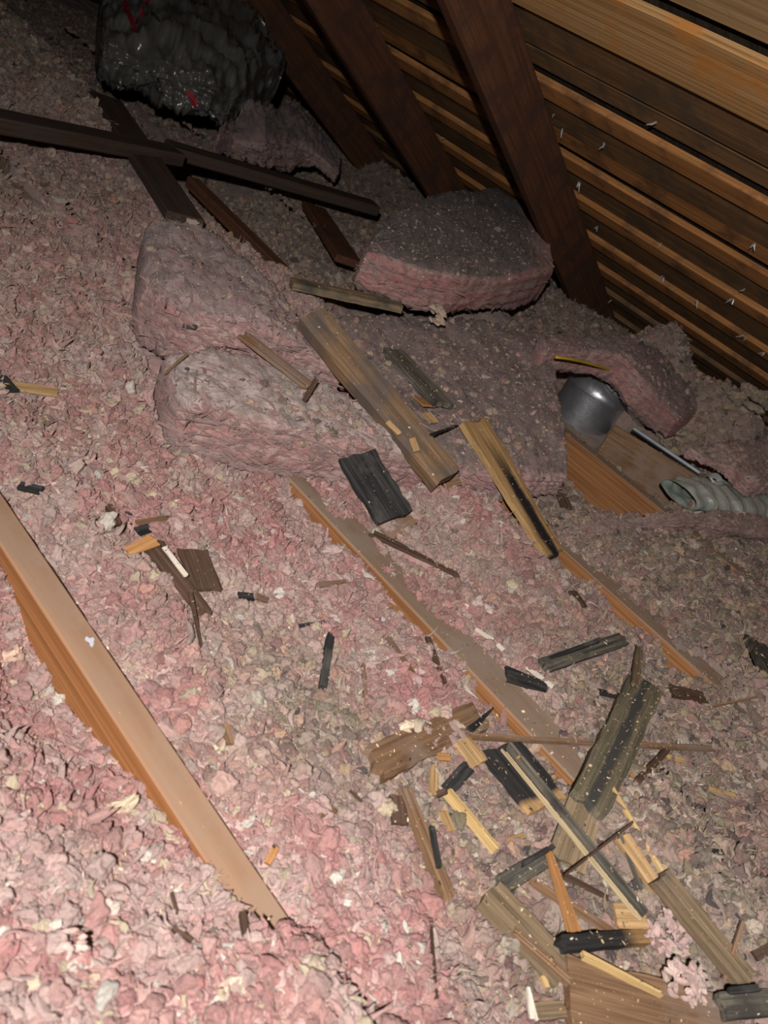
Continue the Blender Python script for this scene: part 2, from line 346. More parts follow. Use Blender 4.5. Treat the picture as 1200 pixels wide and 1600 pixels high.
# ------------------------------------------------------------------ insulation bed
J1P = np.array([(-.9, .0), (.0, .01), (.10, .02), (.16, -.005), (.19, -.02), (.27, -.033), (.41, -.055), (.55, -.098), (.68, -.10), (.75, -.055), (.82, -.035), (1.0, -.02), (1.5, .0), (7, 0)])
def smooth_ground(x, y):
    z = .022 * (fbm(x * 2.2 + 5, y * 2.2 + 3, 3, 3) - .5) * 2 - .012
    # beside the joists
    w = np.exp(-((x - .44) / .10) ** 2) * (x < .49); z = z * (1 - w) + w * np.interp(y, J1P[:, 0], J1P[:, 1])
    z = z + .012 * np.exp(-((x - .59) / .05) ** 2) * (x > .50)
    w = np.exp(-((x - 1.04) / .07) ** 2) * (x < 1.10); z = z * (1 - w) + w * (-.032 + .06 * sstep(.12, -.02, y) + .012 * np.sin(y * 23))
    w = np.exp(-((x - 1.18) / .06) ** 2) * (x >= 1.10); z = z * (1 - w) + w * .004
    w = np.exp(-((x - 1.62) / .06) ** 2) * (x < 1.68); z = z * (1 - w) + w * (-.052 + .03 * np.sin(y * 19 + 1.5) ** 2 + .05 * sstep(1.2, 1.6, y))
    z = z + .05 * sstep(.06, -.06, y) * np.exp(-((x - 1.1) / .12) ** 2)
    z = z + .05 * sstep(.03, -.05, y) * np.exp(-((x - 1.69) / .12) ** 2)
    z = z + .028 * sstep(.14, .05, y) * np.exp(-((x - .49) / .14) ** 2)
    for xr, dz in ((.515, .022), (1.145, .022), (1.715, .034)):
        z = z - dz * np.exp(-((x - xr) / .045) ** 2) * (x > xr - .02) * sstep(.1, .2, y)
    # mound under the boards, in front of the middle batt
    z = z + .065 * np.exp(-((x - 1.40) / .16) ** 2 - ((y - .62) / .14) ** 2)
    # pit around the duct
    pit = sstep(1.86, 2.02, x) * sstep(3.05, 2.85, x) * sstep(.44, .54, y) * sstep(1.35, 1.15, y)
    z = z * (1 - pit) + pit * -.14
    z = z + .06 * np.exp(-((x - 1.98) / .12) ** 2 - ((y - .72) / .14) ** 2)
    # far pit where the joists lie bare
    pit = sstep(1.70, 1.80, x) * sstep(4.0, 3.7, x) * sstep(1.75, 2.0, y)
    z = z * (1 - pit) + pit * -.11
    # mounds
    for (cx, cy, rx, ry, h) in ((fl(20, 70, .1).x, fl(20, 70, .1).y, .42, .7, .10), (3.15, 1.03, .20, .17, .30), (3.15, .72, .16, .16, .22), (3.0, .54, .26, .12, .16), (.2, .1, .5, .25, .03), (.9, 3.0, .5, .5, .05), (1.9, 3.9, .45, .5, .08),
                                (1.0, 1.7, .4, .5, .05), (3.4, 1.6, .4, .5, .08), (1.55, 1.5, .3, .3, .06), (2.3, 1.35, .35, .2, .07), (1.9, -.2, .4, .2, .03), (fl(745, 465, .13).x, fl(745, 465, .13).y, .32, .2, .10), (fl(275, 205).x, fl(275, 205).y, .22, .3, -.24)):
        z = z + h * np.exp(-((x - cx) / rx) ** 2 - ((y - cy) / ry) ** 2)
    return z
JX = ((.467, .515), (1.07, 1.145), (1.655, 1.715), (2.285, 2.33))
def lumpy(x, y):
    wx = .25 * (fbm(x * 12, y * 12, 31, 2) - .5); wy = .25 * (fbm(x * 12, y * 12, 47, 2) - .5)
    z = .030 * domes(x / .082 + wx * 4, y / .082 + wy * 4, 1) + .012 * domes(x / .032 + wx * 5, y / .032 + wy * 5, 2) + .006 * domes(x / .014 + wx * 8, y / .014 + wy * 8, 3)
    amp = .6 + 1.1 * fbm(x * 3, y * 3, 77, 2)
    return (z - .035) * amp
def dust(x, y):
    """0 = fresh pink, 1 = grey brown with dust"""
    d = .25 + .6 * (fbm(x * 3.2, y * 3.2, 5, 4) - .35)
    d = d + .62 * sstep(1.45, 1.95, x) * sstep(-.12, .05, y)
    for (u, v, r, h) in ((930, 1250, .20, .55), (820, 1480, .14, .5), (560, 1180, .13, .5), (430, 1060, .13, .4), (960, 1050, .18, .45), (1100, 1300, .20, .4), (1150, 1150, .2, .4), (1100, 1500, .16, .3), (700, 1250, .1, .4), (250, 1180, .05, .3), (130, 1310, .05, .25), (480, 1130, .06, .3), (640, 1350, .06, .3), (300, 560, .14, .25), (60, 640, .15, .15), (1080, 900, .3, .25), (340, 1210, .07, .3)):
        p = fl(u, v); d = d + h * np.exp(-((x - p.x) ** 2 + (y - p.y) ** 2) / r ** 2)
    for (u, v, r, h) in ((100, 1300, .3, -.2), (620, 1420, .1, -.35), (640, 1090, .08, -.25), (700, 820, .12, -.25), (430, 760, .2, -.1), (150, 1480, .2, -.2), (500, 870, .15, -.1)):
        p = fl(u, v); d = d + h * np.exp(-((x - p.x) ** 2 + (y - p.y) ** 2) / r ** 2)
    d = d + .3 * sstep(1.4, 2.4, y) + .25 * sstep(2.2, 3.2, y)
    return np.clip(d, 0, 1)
PINK = np.array([.54, .325, .30]); DEEP = np.array([.51, .255, .242]); PALE = np.array([.57, .425, .39]); CREAM = np.array([.62, .52, .38]); TAN = np.array([.42, .30, .20])
GREY = np.array([.26, .20, .165]); BEIGE = np.array([.44, .375, .30]); DARK = np.array([.10, .085, .085]); WHITE = np.array([.70, .65, .58]); OLIVE = np.array([.30, .255, .17])
gx = np.concatenate([np.arange(-.7, 2.1, .0085), np.arange(2.1, 4.3, .017)])
gy = np.concatenate([np.arange(-.75, 1.6, .0085), np.arange(1.6, 6.2, .024)])
X, Y = np.meshgrid(gx, gy); Z0 = smooth_ground(X, Y); Z = Z0 + lumpy(X, Y)
Z = np.where((X > .455) & (X < .53) & (Y < .12), np.maximum(Z, .010), Z)
for a, bb in JX:
    ins = (X > a - .002) & (X < bb + .002) & ((a > .6) | (Y > .14))
    Z = np.where(ins & ((Z < .018) | ((a < .6) & (Y > .14)) | ((a > .6) & (a < 2) & (Y > .09) & (Y < .95))), np.minimum(Z, -.05), Z)
rz = .2 - (X - 3.7) * math.tan(TH) - .05
Z = np.minimum(Z, np.maximum(rz, -.28))
ny, nx = X.shape
idx = np.arange(nx * ny).reshape(ny, nx)
quads = np.stack([idx[:-1, :-1], idx[:-1, 1:], idx[1:, 1:], idx[1:, :-1]], -1).reshape(-1, 4)
me = bpy.data.meshes.new('loose_insulation'); me.vertices.add(nx * ny); me.vertices.foreach_set('co', np.stack([X, Y, Z], -1).astype(np.float32).ravel())
me.loops.add(quads.size); me.loops.foreach_set('vertex_index', quads.ravel().astype(np.int32)); me.polygons.add(len(quads))
me.polygons.foreach_set('loop_start', np.arange(0, quads.size, 4, dtype=np.int32)); me.update(calc_edges=True); me.validate()
me.polygons.foreach_set('use_smooth', np.ones(len(quads), bool)); me.materials.append(M_BED)
D = np.clip(dust(X, Y) + .5 * sstep(.0, -.02, Z - Z0) - .1, 0, 1)[..., None]; pv = fbm(X * 14, Y * 14, 9, 3)[..., None]; dv = fbm(X * 40, Y * 40, 21, 2)[..., None]  # dust zones, plus extra grey down in the creases
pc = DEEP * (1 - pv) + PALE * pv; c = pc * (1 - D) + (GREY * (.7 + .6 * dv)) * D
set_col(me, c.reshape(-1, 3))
bed = bpy.data.objects.new('loose_insulation', me); COL.objects.link(bed)
tag(bed, 'loose pink and dusty grey blown insulation heaped between and over the joists', 'insulation', kind='stuff')
# coarse smooth copy for resting things on
cx_ = np.arange(-.7, 4.3, .03); cy_ = np.arange(-.75, 6.2, .03); CX, CY = np.meshgrid(cx_, cy_); CZ = smooth_ground(CX, CY) + .004
ci = np.arange(CX.size).reshape(CX.shape); cq = np.stack([ci[:-1, :-1], ci[:-1, 1:], ci[1:, 1:], ci[1:, :-1]], -1).reshape(-1, 4)
GROUND = BVHTree.FromPolygons([Vector(p) for p in np.stack([CX, CY, CZ], -1).reshape(-1, 3)], [tuple(int(i) for i in q) for q in cq])
SOLID.append(GROUND)
def cast(u, v):
    r = Vector(ray(u, v)); c = Vector(CAM); best = None
    for bv in SOLID:
        h = bv.ray_cast(c, r, 20)
        if h[0] is not None and (best is None or h[3] < best[1]): best = (h[0], h[3], h[1])
    return (best[0], best[2]) if best else (fl(u, v), Vector((0, 0, 1)))
def drop(x, y, top=.8):
    best = None
    for bv in SOLID:
        h = bv.ray_cast(Vector((x, y, top)), Vector((0, 0, -1)), 3)
        if h[0] is not None and (best is None or h[0].z > best): best = h[0].z
    return best if best is not None else 0.0

# ------------------------------------------------------------------ batts
BATTS = []
def batt(label, stations, cat='insulation batt', group=None, n_long=110, rough=.012, side=DEEP, top=GREY, dusty=.8, seed=0, power=6.5, name='insulation_batt', mat=None, end_pink=0.0):
    """stations along the length: (front bottom point, height, back top point)"""
    P = []
    for fb, h, bt in stations:
        fb = Vector(fb); bt = Vector(bt); up = Vector((0, 0, h)); P.append((fb, bt - up, up))
    m_ = len(P)
    def at(t):
        q = t * (m_ - 1); k = min(int(q), m_ - 2); f = q - k
        def cr(i, j):
            a = P[max(k - 1, 0)][j]; b_ = P[k][j]; c_ = P[k + 1][j]; d_ = P[min(k + 2, m_ - 1)][j]
            return .5 * ((2 * b_) + (c_ - a) * f + (2 * a - 5 * b_ + 4 * c_ - d_) * f * f + (3 * b_ - a - 3 * c_ + d_) * f ** 3)
        return cr(k, 0), cr(k, 1), cr(k, 2)
    prof = []
    nq = 96
    for i in range(nq):
        an = 2 * math.pi * i / nq; ca, sa = math.cos(an), math.sin(an)
        r = (abs(ca) ** power + abs(sa) ** power) ** (-1 / power)
        prof.append((.5 + .5 * r * ca, .5 + .5 * r * sa))
    vs = []; fs = []; cols = []
    steps = [(-.012, .0), (-.012, .55), (-.008, .85), (0, .96)] + [((i + 1) / (n_long + 1), 1.0) for i in range(n_long)] + [(1, .96), (1.008, .85), (1.012, .55), (1.012, .0)]
    for t, s in steps:
        o0, o1, up = at(min(max(t, 0), 1)); ex = (at(1)[0] - at(.96)[0]).normalized() if t > .5 else (at(0.04)[0] - at(0)[0]).normalized()
        shift = ex * ((t - 1) * 1.2 if t > 1 else (t * 1.2 if t < 0 else 0))
        for (a, b_) in prof:
            a2 = .5 + (a - .5) * s; b2 = .5 + (b_ - .5) * s
            p = o0 * (1 - a2) + o1 * a2 + up * b2 + shift
            q = p * 7 + Vector((seed * 3.7, 0, 0))
            nz = noise.noise(q) * 1.6 + noise.noise(q * 3) * .7 + noise.noise(q * 8) * .55 + noise.noise(q * 19) * .42 + noise.noise(q * 43) * .22
            d = (Vector((0, 0, 1)) * (b2 - .5) * 1.6 + (o1 - o0).normalized() * (a2 - .5) * 1.6)
            lay = .9 * noise.noise(Vector((t * 4, b2 * 14, seed))) + .5 * noise.noise(Vector((t * 9, b2 * 34, seed)))
            p = p + d * (nz * rough + lay * rough * (1 if a2 < .1 else 0))
            vs.append(p)
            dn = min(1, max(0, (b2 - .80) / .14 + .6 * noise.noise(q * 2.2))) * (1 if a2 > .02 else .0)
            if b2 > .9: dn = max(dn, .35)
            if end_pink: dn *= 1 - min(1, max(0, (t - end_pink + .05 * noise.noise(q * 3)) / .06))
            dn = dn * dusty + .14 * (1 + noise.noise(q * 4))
            if b2 < .15 : dn = max(dn, .8 * dusty)  # bottom strip is toned toward the top colour as well
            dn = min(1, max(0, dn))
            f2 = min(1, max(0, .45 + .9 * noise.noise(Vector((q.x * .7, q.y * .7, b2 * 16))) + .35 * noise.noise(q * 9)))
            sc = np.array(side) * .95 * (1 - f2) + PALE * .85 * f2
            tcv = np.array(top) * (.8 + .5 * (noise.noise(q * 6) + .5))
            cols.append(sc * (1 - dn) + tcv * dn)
    for k in range(len(steps) - 1):
        for i in range(nq):
            fs.append((k * nq + i, k * nq + (i + 1) % nq, (k + 1) * nq + (i + 1) % nq, (k + 1) * nq + i))
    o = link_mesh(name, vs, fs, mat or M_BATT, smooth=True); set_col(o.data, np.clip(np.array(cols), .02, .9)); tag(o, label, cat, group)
    bv = BVHTree.FromPolygons(vs, fs); SOLID.append(bv); BATTS.append(bv)
    return o
batt('front pink batt on the left with red-pink cut face and torn pale top', [
    (fl(268, 712, -.01), .12, fl(264, 543, .12)), (fl(350, 728, -.01), .13, fl(350, 538, .14)), (fl(440, 748, -.01), .135, fl(430, 552, .14)), (fl(560, 765, -.01), .12, fl(545, 610, .13)), (fl(660, 780, -.01), .11, fl(640, 690, .12))],
    seed=1, top=np.array([.47, .375, .35]), dusty=.85, side=np.array([.50, .215, .205]))
batt('humped batt behind the front batt, rising to a pale rounded peak', [
    (fl(205, 520, .02), .13, fl(236, 335, .17)), (fl(285, 590, .03), .16, fl(275, 325, .20)), (fl(370, 600, .04), .16, fl(340, 365, .17)), (fl(440, 615, .04), .14, fl(410, 430, .15)), (fl(510, 640, .03), .11, fl(480, 510, .12))],
    seed=2, top=np.array([.36, .27, .26]), dusty=.7, rough=.018)
batt('big grey debris-strewn batt in the middle, between the long board and the duct', [
    (fl(610, 765, 0), .10, fl(500, 490, .10)), (fl(700, 778, 0), .10, fl(610, 490, .12)), (fl(790, 786, 0), .10, fl(735, 490, .14)), (fl(862, 786, 0), .10, fl(855, 520, .15))],
    seed=3, dusty=1.0, top=np.array([.25, .185, .175]), rough=.014)
batt('thick dark-topped batt leaning by the nearest rafter at the back', [
    (fl(548, 452, .15), .13, fl(610, 335, .26)), (fl(640, 492, .15), .15, fl(685, 297, .31)), (fl(740, 500, .15), .165, fl(760, 288, .33)), (fl(835, 478, .15), .18, fl(824, 288, .35))],
    seed=4, dusty=1.0, side=np.array([.52, .20, .185]), top=np.array([.15, .115, .105]), rough=.016, end_pink=.84)
batt('pink batt draped as an arch over the metal duct', [
    (fl(836, 582, .10), .09, fl(845, 526, .19)), (fl(890, 582, .12), .09, fl(905, 522, .21)), (fl(945, 600, .12), .12, fl(985, 525, .24)), (fl(985, 645, .07), .13, fl(1060, 560, .20)), (fl(1035, 690, .01), .11, fl(1115, 625, .14))],
    seed=5, dusty=.7, side=np.array([.52, .20, .185]), top=np.array([.22, .165, .16]), rough=.012)
batt('thin pink batt strip under the torn foil at the right edge', [
    (fl(930, 838, -.02), .03, fl(940, 805, .02)), (fl(1060, 830, 0), .045, fl(1065, 800, .055)), (fl(1130, 838, .0), .045, fl(1135, 800, .055)), (fl(1215, 850, .0), .045, fl(1220, 808, .055))],
    seed=6, dusty=.5, rough=.008)
batt('torn pink scrap of batt lying over the foil at the right edge', [
    (fl(1100, 728, .10), .03, fl(1080, 700, .13)), (fl(1135, 748, .10), .045, fl(1130, 690, .15)), (fl(1165, 772, .10), .05, fl(1170, 688, .16)), (fl(1225, 768, .10), .05, fl(1225, 685, .16))],
    seed=7, dusty=.5, rough=.014, top=np.array([.36, .27, .24]))
batt('far pink batt slumped beside the grey plastic in the dark', [
    (fl(345, 245, .0), .10, fl(350, 190, .16)), (fl(400, 262, .0), .15, fl(400, 160, .24)), (fl(470, 272, .0), .14, fl(478, 165, .24)), (fl(520, 290, .0), .08, fl(530, 230, .14))],
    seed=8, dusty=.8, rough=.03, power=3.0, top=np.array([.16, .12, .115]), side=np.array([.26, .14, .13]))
batt('flat pink rag of batt beyond the tip of the black-streaked board', [
    (fl(880, 850, -.03), .025, fl(880, 815, .0)), (fl(930, 868, -.03), .03, fl(935, 800, .0)), (fl(985, 850, -.03), .025, fl(1000, 800, .0))],
    seed=9, dusty=.4, rough=.012)

# ------------------------------------------------------------------ duct
def tube(path, rad, n=24, close=False, ridges=None):
    vs = []; fs = []
    for k, p in enumerate(path):
        a = path[max(k - 1, 0)]; b_ = path[min(k + 1, len(path) - 1)]; d = (Vector(b_) - Vector(a)).normalized()
        t = d.cross(Vector((0.3, 1, .2))).normalized(); s = t.cross(d); r = rad[k] if isinstance(rad, (list, tuple)) else rad
        for i in range(n):
            an = 2 * math.pi * i / n; vs.append(Vector(p) + (t * math.cos(an) + s * math.sin(an)) * r)
    for k in range(len(path) - 1):
        for i in range(n): fs.append((k * n + i, k * n + (i + 1) % n, (k + 1) * n + (i + 1) % n, (k + 1) * n + i))
    if close: fs += [tuple(range(n))[::-1], tuple((len(path) - 1) * n + i for i in range(n))]
    return vs, fs
dc = cast(925, 690)[0]
dbase = Vector((dc.x + .10, dc.y + .13, -.14))
duct = empty('duct_elbow', dbase); tag(duct, 'shiny round metal duct elbow under the arched batt', 'duct')
R0 = .125
vs, fs = tube([Vector((0, 0, 0)), Vector((0, 0, .07)), Vector((0, 0, .15))], R0, 32); link_mesh('collar', vs, fs, M_DUCT, duct, True)
prev = Vector((0, 0, .15)); ang = 0; dirh = Vector((.55, -.83, 0)).normalized()
for g in range(3):
    a1 = ang + 24; c0 = prev; d0 = Vector((0, 0, 1)) * math.cos(math.radians(ang)) + dirh * math.sin(math.radians(ang)); d1 = Vector((0, 0, 1)) * math.cos(math.radians(a1)) + dirh * math.sin(math.radians(a1))
    c1 = c0 + (d0 + d1).normalized() * .050
    rr = []
    for (cc, dd, r_) in ((c0, d0, R0 + .007), (c0 + (c1 - c0) * .08, d0, R0), (c0 + (c1 - c0) * .92, d1, R0), (c1, d1, R0 + .007)):
        t = Vector((dirh.y, -dirh.x, 0)); s = dd.cross(t).normalized(); rr.append([cc + t * math.cos(2 * math.pi * i / 32) * r_ + s * math.sin(2 * math.pi * i / 32) * r_ for i in range(32)])
    vs = [p for r_ in rr for p in r_]; fs = [(k * 32 + i, k * 32 + (i + 1) % 32, k * 32 + 32 + (i + 1) % 32, k * 32 + 32 + i) for k in range(3) for i in range(32)]
    link_mesh('gore', vs, fs, M_DUCT, duct, True); prev = c1; ang = a1
pipe_end = prev + dirh * .16 - Vector((0, 0, .07))
vs, fs = tube([prev - dirh * .02, prev + dirh * .05 - Vector((0, 0, .015)), pipe_end], R0 * .82, 32); link_mesh('pipe', vs, fs, M_DUCT, duct, True)
# blocking board in front of the pipe
p0 = fl(955, 672, .02); p1 = fl(1085, 752, .02); dv_ = p1 - p0
blk = bevel_box('blocking_board', (dv_.length, .03, .15), W['brown'], bev=.003, loc=(p0 + p1) / 2 - Vector((0, 0, .055)), rot=(math.radians(-14), 0, math.atan2(dv_.y, dv_.x)))
tag(blk, 'brown blocking board set behind the orange joist, below the duct elbow', 'board'); SOLID.append(world_bvh(blk))
q0 = fl(990, 668, .045); q1 = fl(1092, 742, .035); dq = q1 - q0
tag(bevel_box('metal_strip', (dq.length, .035, .012), M_ZINC, bev=.002, loc=(q0 + q1) / 2, rot=(math.radians(-25), 0, math.atan2(dq.y, dq.x))), 'silver metal strip along the back of the brown blocking board', 'metal strip')
# foil duct, torn open
fa = fl(1060, 770, .04); fb_ = fl(1240, 790, .06); fd = (fb_ - fa).normalized(); L = (fb_ - fa).length
side_v = fd.cross(Vector((0, 0, 1))).normalized()
vs = []; fs = []; nA, nB = 50, 36
for k in range(nA):
    t = k / (nA - 1)
    for i in range(nB):
        an = 2 * math.pi * i / nB; r = .062 + .004 * math.sin(t * 62) ; r *= (.55 + .45 * min(1, t * 4 + .3)); sq = .62
        p = fa + fd * (L * t + .03 * math.cos(an) * (1 - t)) + side_v * math.cos(an) * r * 1.3 + Vector((0, 0, 1)) * (math.sin(an) * r * sq)
        p += Vector((noise.noise(p * 22), noise.noise(p * 22 + Vector((9, 0, 0))), noise.noise(p * 25 + Vector((0, 7, 0))))) * .012
        vs.append(p)
for k in range(nA - 1):
    for i in range(nB): fs.append((k * nB + i, k * nB + (i + 1) % nB, (k + 1) * nB + (i + 1) % nB, (k + 1) * nB + i))
foil = link_mesh('foil_duct', vs, fs, M_FOIL, smooth=False); tag(foil, 'crumpled silver foil duct torn open at the right edge', 'duct'); SOLID.append(BVHTree.FromPolygons(vs, fs))
hp = cast(1116, 752)[0]
vs = []; fs = []
for r_, dz in ((.036, .004), (.033, .010), (.026, .004), (.018, -.004)):
    for i in range(20):
        an = 2 * math.pi * i / 20; vs.append(hp + Vector((math.cos(an) * r_ * 1.2, math.sin(an) * r_ * .8, dz + .003 * math.sin(3 * an))) + Vector((0, 0, .004)))
for k in range(3):
    for i in range(20): fs.append((k * 20 + i, k * 20 + (i + 1) % 20, k * 20 + 20 + (i + 1) % 20, k * 20 + 20 + i))
link_mesh('torn_rim', vs, fs, M_FOIL, foil)
link_mesh('opening', [hp + Vector((math.cos(2 * math.pi * i / 20) * .032, math.sin(2 * math.pi * i / 20) * .021, .0045)) for i in range(20)] + [hp + Vector((0, 0, -.02))], [(i, (i + 1) % 20, 20) for i in range(20)], M_HOLE, foil)  # shallow closed cone, the hole's darkness is put into its colour
# yellow cable
a_ = fl(868, 558, .20); b_ = fl(915, 563, .21); c_ = fl(962, 582, .16)
pth = [a_ * (1 - t) ** 2 + b_ * 2 * t * (1 - t) + c_ * t * t for t in [i / 14 for i in range(15)]]
vs, fs = tube(pth, .0045, 8, True); tag(link_mesh('yellow_cable', vs, fs, M_YELLOW, smooth=True), 'yellow cable poking out below the arched batt', 'cable')

# ------------------------------------------------------------------ far clutter
def beam(name, pa, pb, w, t, mat, label, cat='beam', roll=0.0):
    d = pb - pa; L = d.length
    o = bevel_box(name, (L, w, t), mat, bev=.004, loc=(pa + pb) / 2)
    xa = d.normalized(); ya = Vector((0, 0, 1)).cross(xa).normalized(); za = xa.cross(ya)
    mr = Matrix((xa, ya, za)).transposed() @ Matrix.Rotation(roll, 3, 'X')
    o.rotation_euler = mr.to_euler(); tag(o, label, cat)
    bpy.context.view_layer.update(); SOLID.append(world_bvh(o)); return o
beam('cross_beam', fl(-60, 178, .13), fl(275, 243, .09), .09, .045, W['beam_dark'], 'dark cross beam at upper left, lying under the loose fill')
beam('cross_beam', fl(262, 232, .06), fl(585, 325, .06), .09, .045, W['beam_dark'], 'dark cross beam under the far batt, meeting the plank')
beam('plank', fl(165, 155, .08), fl(290, 345, .08), .12, .03, W['beam_dark'], 'wide dark plank running behind the humped peak', 'plank')
beam('plank', fl(300, 285, .03), fl(440, 425, .05), .05, .04, W['rafter'], 'reddish-brown plank sloping down behind the humped batt', 'plank')
beam('plank', fl(490, 325, .0), fl(545, 410, .02), .11, .03, W['rafter'], 'short red-brown plank in the dark by the back batt', 'plank')
beam('plank', fl(395, 380, .03), fl(415, 405, .05), .03, .02, W['beam_dark'], 'dark stub of wood wedged behind the humped batt', 'plank')
def sheet(name, quad, mat, label, cat, nU=40, nV=40, amp=.05, sc=4.0, seed=0, parent=None, thick=.003, sag=0.0):
    vs = []; fs = []
    for side in (0, 1):
        for i in range(nU + 1):
            for j in range(nV + 1):
                u, v = i / nU, j / nV
                p = (quad[0] * (1 - u) + quad[1] * u) * (1 - v) + (quad[3] * (1 - u) + quad[2] * u) * v
                q = p * sc + Vector((seed * 4.1, 0, 0)); r1 = 1 - abs(noise.noise(q)) * 2; r2 = 1 - abs(noise.noise(q * 2.3)) * 2
                p = p + Vector((-.5, -.6, .5)) * (amp * (r1 * .8 + r2 * .4)) + Vector((0, 0, -sag * math.sin(math.pi * u))) - Vector((0, 0, side * thick)) + Vector((.002, .002, 0)) * side
                vs.append(p)
    m2 = (nU + 1) * (nV + 1)
    for i in range(nU):
        for j in range(nV):
            a = i * (nV + 1) + j; fs.append((a, a + 1, a + nV + 2, a + nV + 1)); fs.append((m2 + a, m2 + a + nV + 1, m2 + a + nV + 2, m2 + a + 1))
    o = link_mesh(name, vs, fs, mat, parent, True)
    if label: tag(o, label, cat)
    return o
bag_st = [(fl(150, 130, .10), .16, fl(165, -30, .35)), (fl(205, 165, .08), .22, fl(235, -60, .50)), (fl(275, 190, .10), .24, fl(320, -50, .55)), (fl(345, 212, .08), .22, fl(400, 20, .50)), (fl(400, 200, .05), .14, fl(450, 90, .40))]
pl = batt('slumped dark grey plastic wrap with red print in the far corner', bag_st, cat='plastic', seed=12, rough=.035, dusty=0, mat=M_PLASTIC, name='plastic_wrap', power=4.0)
for v_ in pl.data.vertices:
    q = v_.co * 5; v_.co += Vector((-.4, -.7, .5)) * (.05 * (1 - 2.2 * abs(noise.noise(q))) + .03 * (1 - 2.2 * abs(noise.noise(q * 2.6))))
def on_sheet(u, v):
    bv = BVHTree.FromPolygons([x.co for x in pl.data.vertices], [tuple(p.vertices) for p in pl.data.polygons])
    h = bv.ray_cast(Vector(CAM), Vector(ray(u, v)), 20); return (h[0] if h[0] is not None else fl(u, v, .3)) - Vector(ray(u, v)) * .02
for (ua, va, ub, vb, w_) in ((194, 8, 212, 50, 9), (232, -4, 212, 40, 5), (296, 146, 306, 166, 12)):
    A, B = on_sheet(ua, va), on_sheet(ub, vb); ww = RIGHT * (w_ / F * depth_of(A) / 2)
    sheet('red_print', [A - ww, A + ww, B + ww * .6, B - ww * .6], M_RED, None, None, 10, 14, .03, 8, 3, pl)

# ------------------------------------------------------------------ wood scraps
SCRAPS = []
def scrap(name, label, u1, v1, u2, v2, w, style, thick=.006, w2=None, lift=.0, roll=0.0, seed=None, rag=.5, bow=.0, cat='wood scrap', z1=0, z2=0, parent=None):
    rnd = random.Random(seed if seed is not None else int(u1 * 7 + v1 * 13 + u2))
    A, nA = cast(u1, v1); B, nB = cast(u2, v2)
    n = (nA + nB + Vector((0, 0, 2))).normalized()
    A = A + n * (thick * .5 + lift + .011 + z1); B = B + n * (thick * .5 + lift + .011 + z2)
    ax = (B - A); L = ax.length; ax.normalize()
    n = (n - ax * n.dot(ax)).normalized(); wd = n.cross(ax)
    # do not cut deep through what lies below the middle
    lift_mid = 0
    for t in (.25, .5, .75):
        p = A.lerp(B, t); g = drop(p.x, p.y, p.z + .05) + thick * .5
        lift_mid = max(lift_mid, g - p.z)
    mid_lift = min(lift_mid * .6, .02)
    A = A + Vector((0, 0, mid_lift)); B = B + Vector((0, 0, mid_lift))
    if roll:
        rm = Matrix.Rotation(roll, 3, ax); n = rm @ n; wd = rm @ wd
    r = (A.lerp(B, .5) - Vector(CAM)); dep = depth_of(A.lerp(B, .5)); r.normalize()
    pw = wd - r * wd.dot(r); px = ax - r * ax.dot(r); px.normalize(); fs_ = max(.6, (pw - px * pw.dot(px)).length)
    Wm = w * dep / F / fs_; Wm = max(Wm * .7, Wm - .4 * thick); W2 = (w2 if w2 is not None else w) * dep / F / fs_; W2 = max(W2 * .7, W2 - .4 * thick)
    nx_, ny_ = max(4, min(14, int(L / .02))), 2 if Wm < .012 else 5
    ends0 = [rnd.uniform(0, 1) * rag * min(.022, L * .12) for _ in range(ny_ + 1)]; ends1 = [rnd.uniform(0, 1) * rag * min(.022, L * .12) for _ in range(ny_ + 1)]
    e_lo = [rnd.uniform(-1, 1) * .035 * Wm for _ in range(nx_ + 1)]; e_hi = [rnd.uniform(-1, 1) * .035 * Wm for _ in range(nx_ + 1)]
    ridge = [rnd.uniform(-1, 1) * thick * .10 for _ in range(ny_ + 1)]
    tw = rnd.uniform(-.05, .05); vs = []; fs2 = []
    for s in (0, 1):
        for i in range(nx_ + 1):
            t = i / nx_
            for j in range(ny_ + 1):
                q = j / ny_ - .5
                x = -L / 2 + L * t
                if i == 0: x += ends0[j]
                if i == nx_: x -= ends1[j]
                wl = Wm * (1 - t) + W2 * t
                y = q * wl + (e_lo[i] if j == 0 else 0) + (e_hi[i] if j == ny_ else 0)
                z = (thick * .5 if s else -thick * .5) + (ridge[j] if s else 0) + bow * (1 - (2 * t - 1) ** 2) + tw * (t - .5) * y
                vs.append((x, y, z))
    mm = (nx_ + 1) * (ny_ + 1); row = ny_ + 1
    for i in range(nx_):
        for j in range(ny_):
            a = i * row + j; fs2.append((a, a + 1, a + row + 1, a + row)); fs2.append((mm + a, mm + a + row, mm + a + row + 1, mm + a + 1))
    for i in range(nx_):
        a = i * row; fs2.append((a, a + row, mm + a + row, mm + a)); a += ny_; fs2.append((a, mm + a, mm + a + row, a + row))
    for j in range(ny_):
        fs2.append((j, mm + j, mm + j + 1, j + 1)); a = nx_ * row + j; fs2.append((a, a + 1, mm + a + 1, mm + a))
    o = link_mesh(name, vs, fs2, W[style]); bm = bmesh.new(); bm.from_mesh(o.data); bmesh.ops.recalc_face_normals(bm, faces=bm.faces); bm.to_mesh(o.data); bm.free()
    mw = Matrix((ax, wd, n)).transposed().to_4x4(); mw.translation = A.lerp(B, .5); 
    if parent is not None: o.parent = parent; o.matrix_parent_inverse = parent.matrix_basis.inverted(); o.matrix_basis = mw; o['label'] = label
    else: o.matrix_world = mw; tag(o, label, cat)
    bv = BVHTree.FromPolygons([mw @ Vector(p) for p in vs], fs2); SOLID.append(bv); SCRAPS.append(bv)
    return o
S = scrap
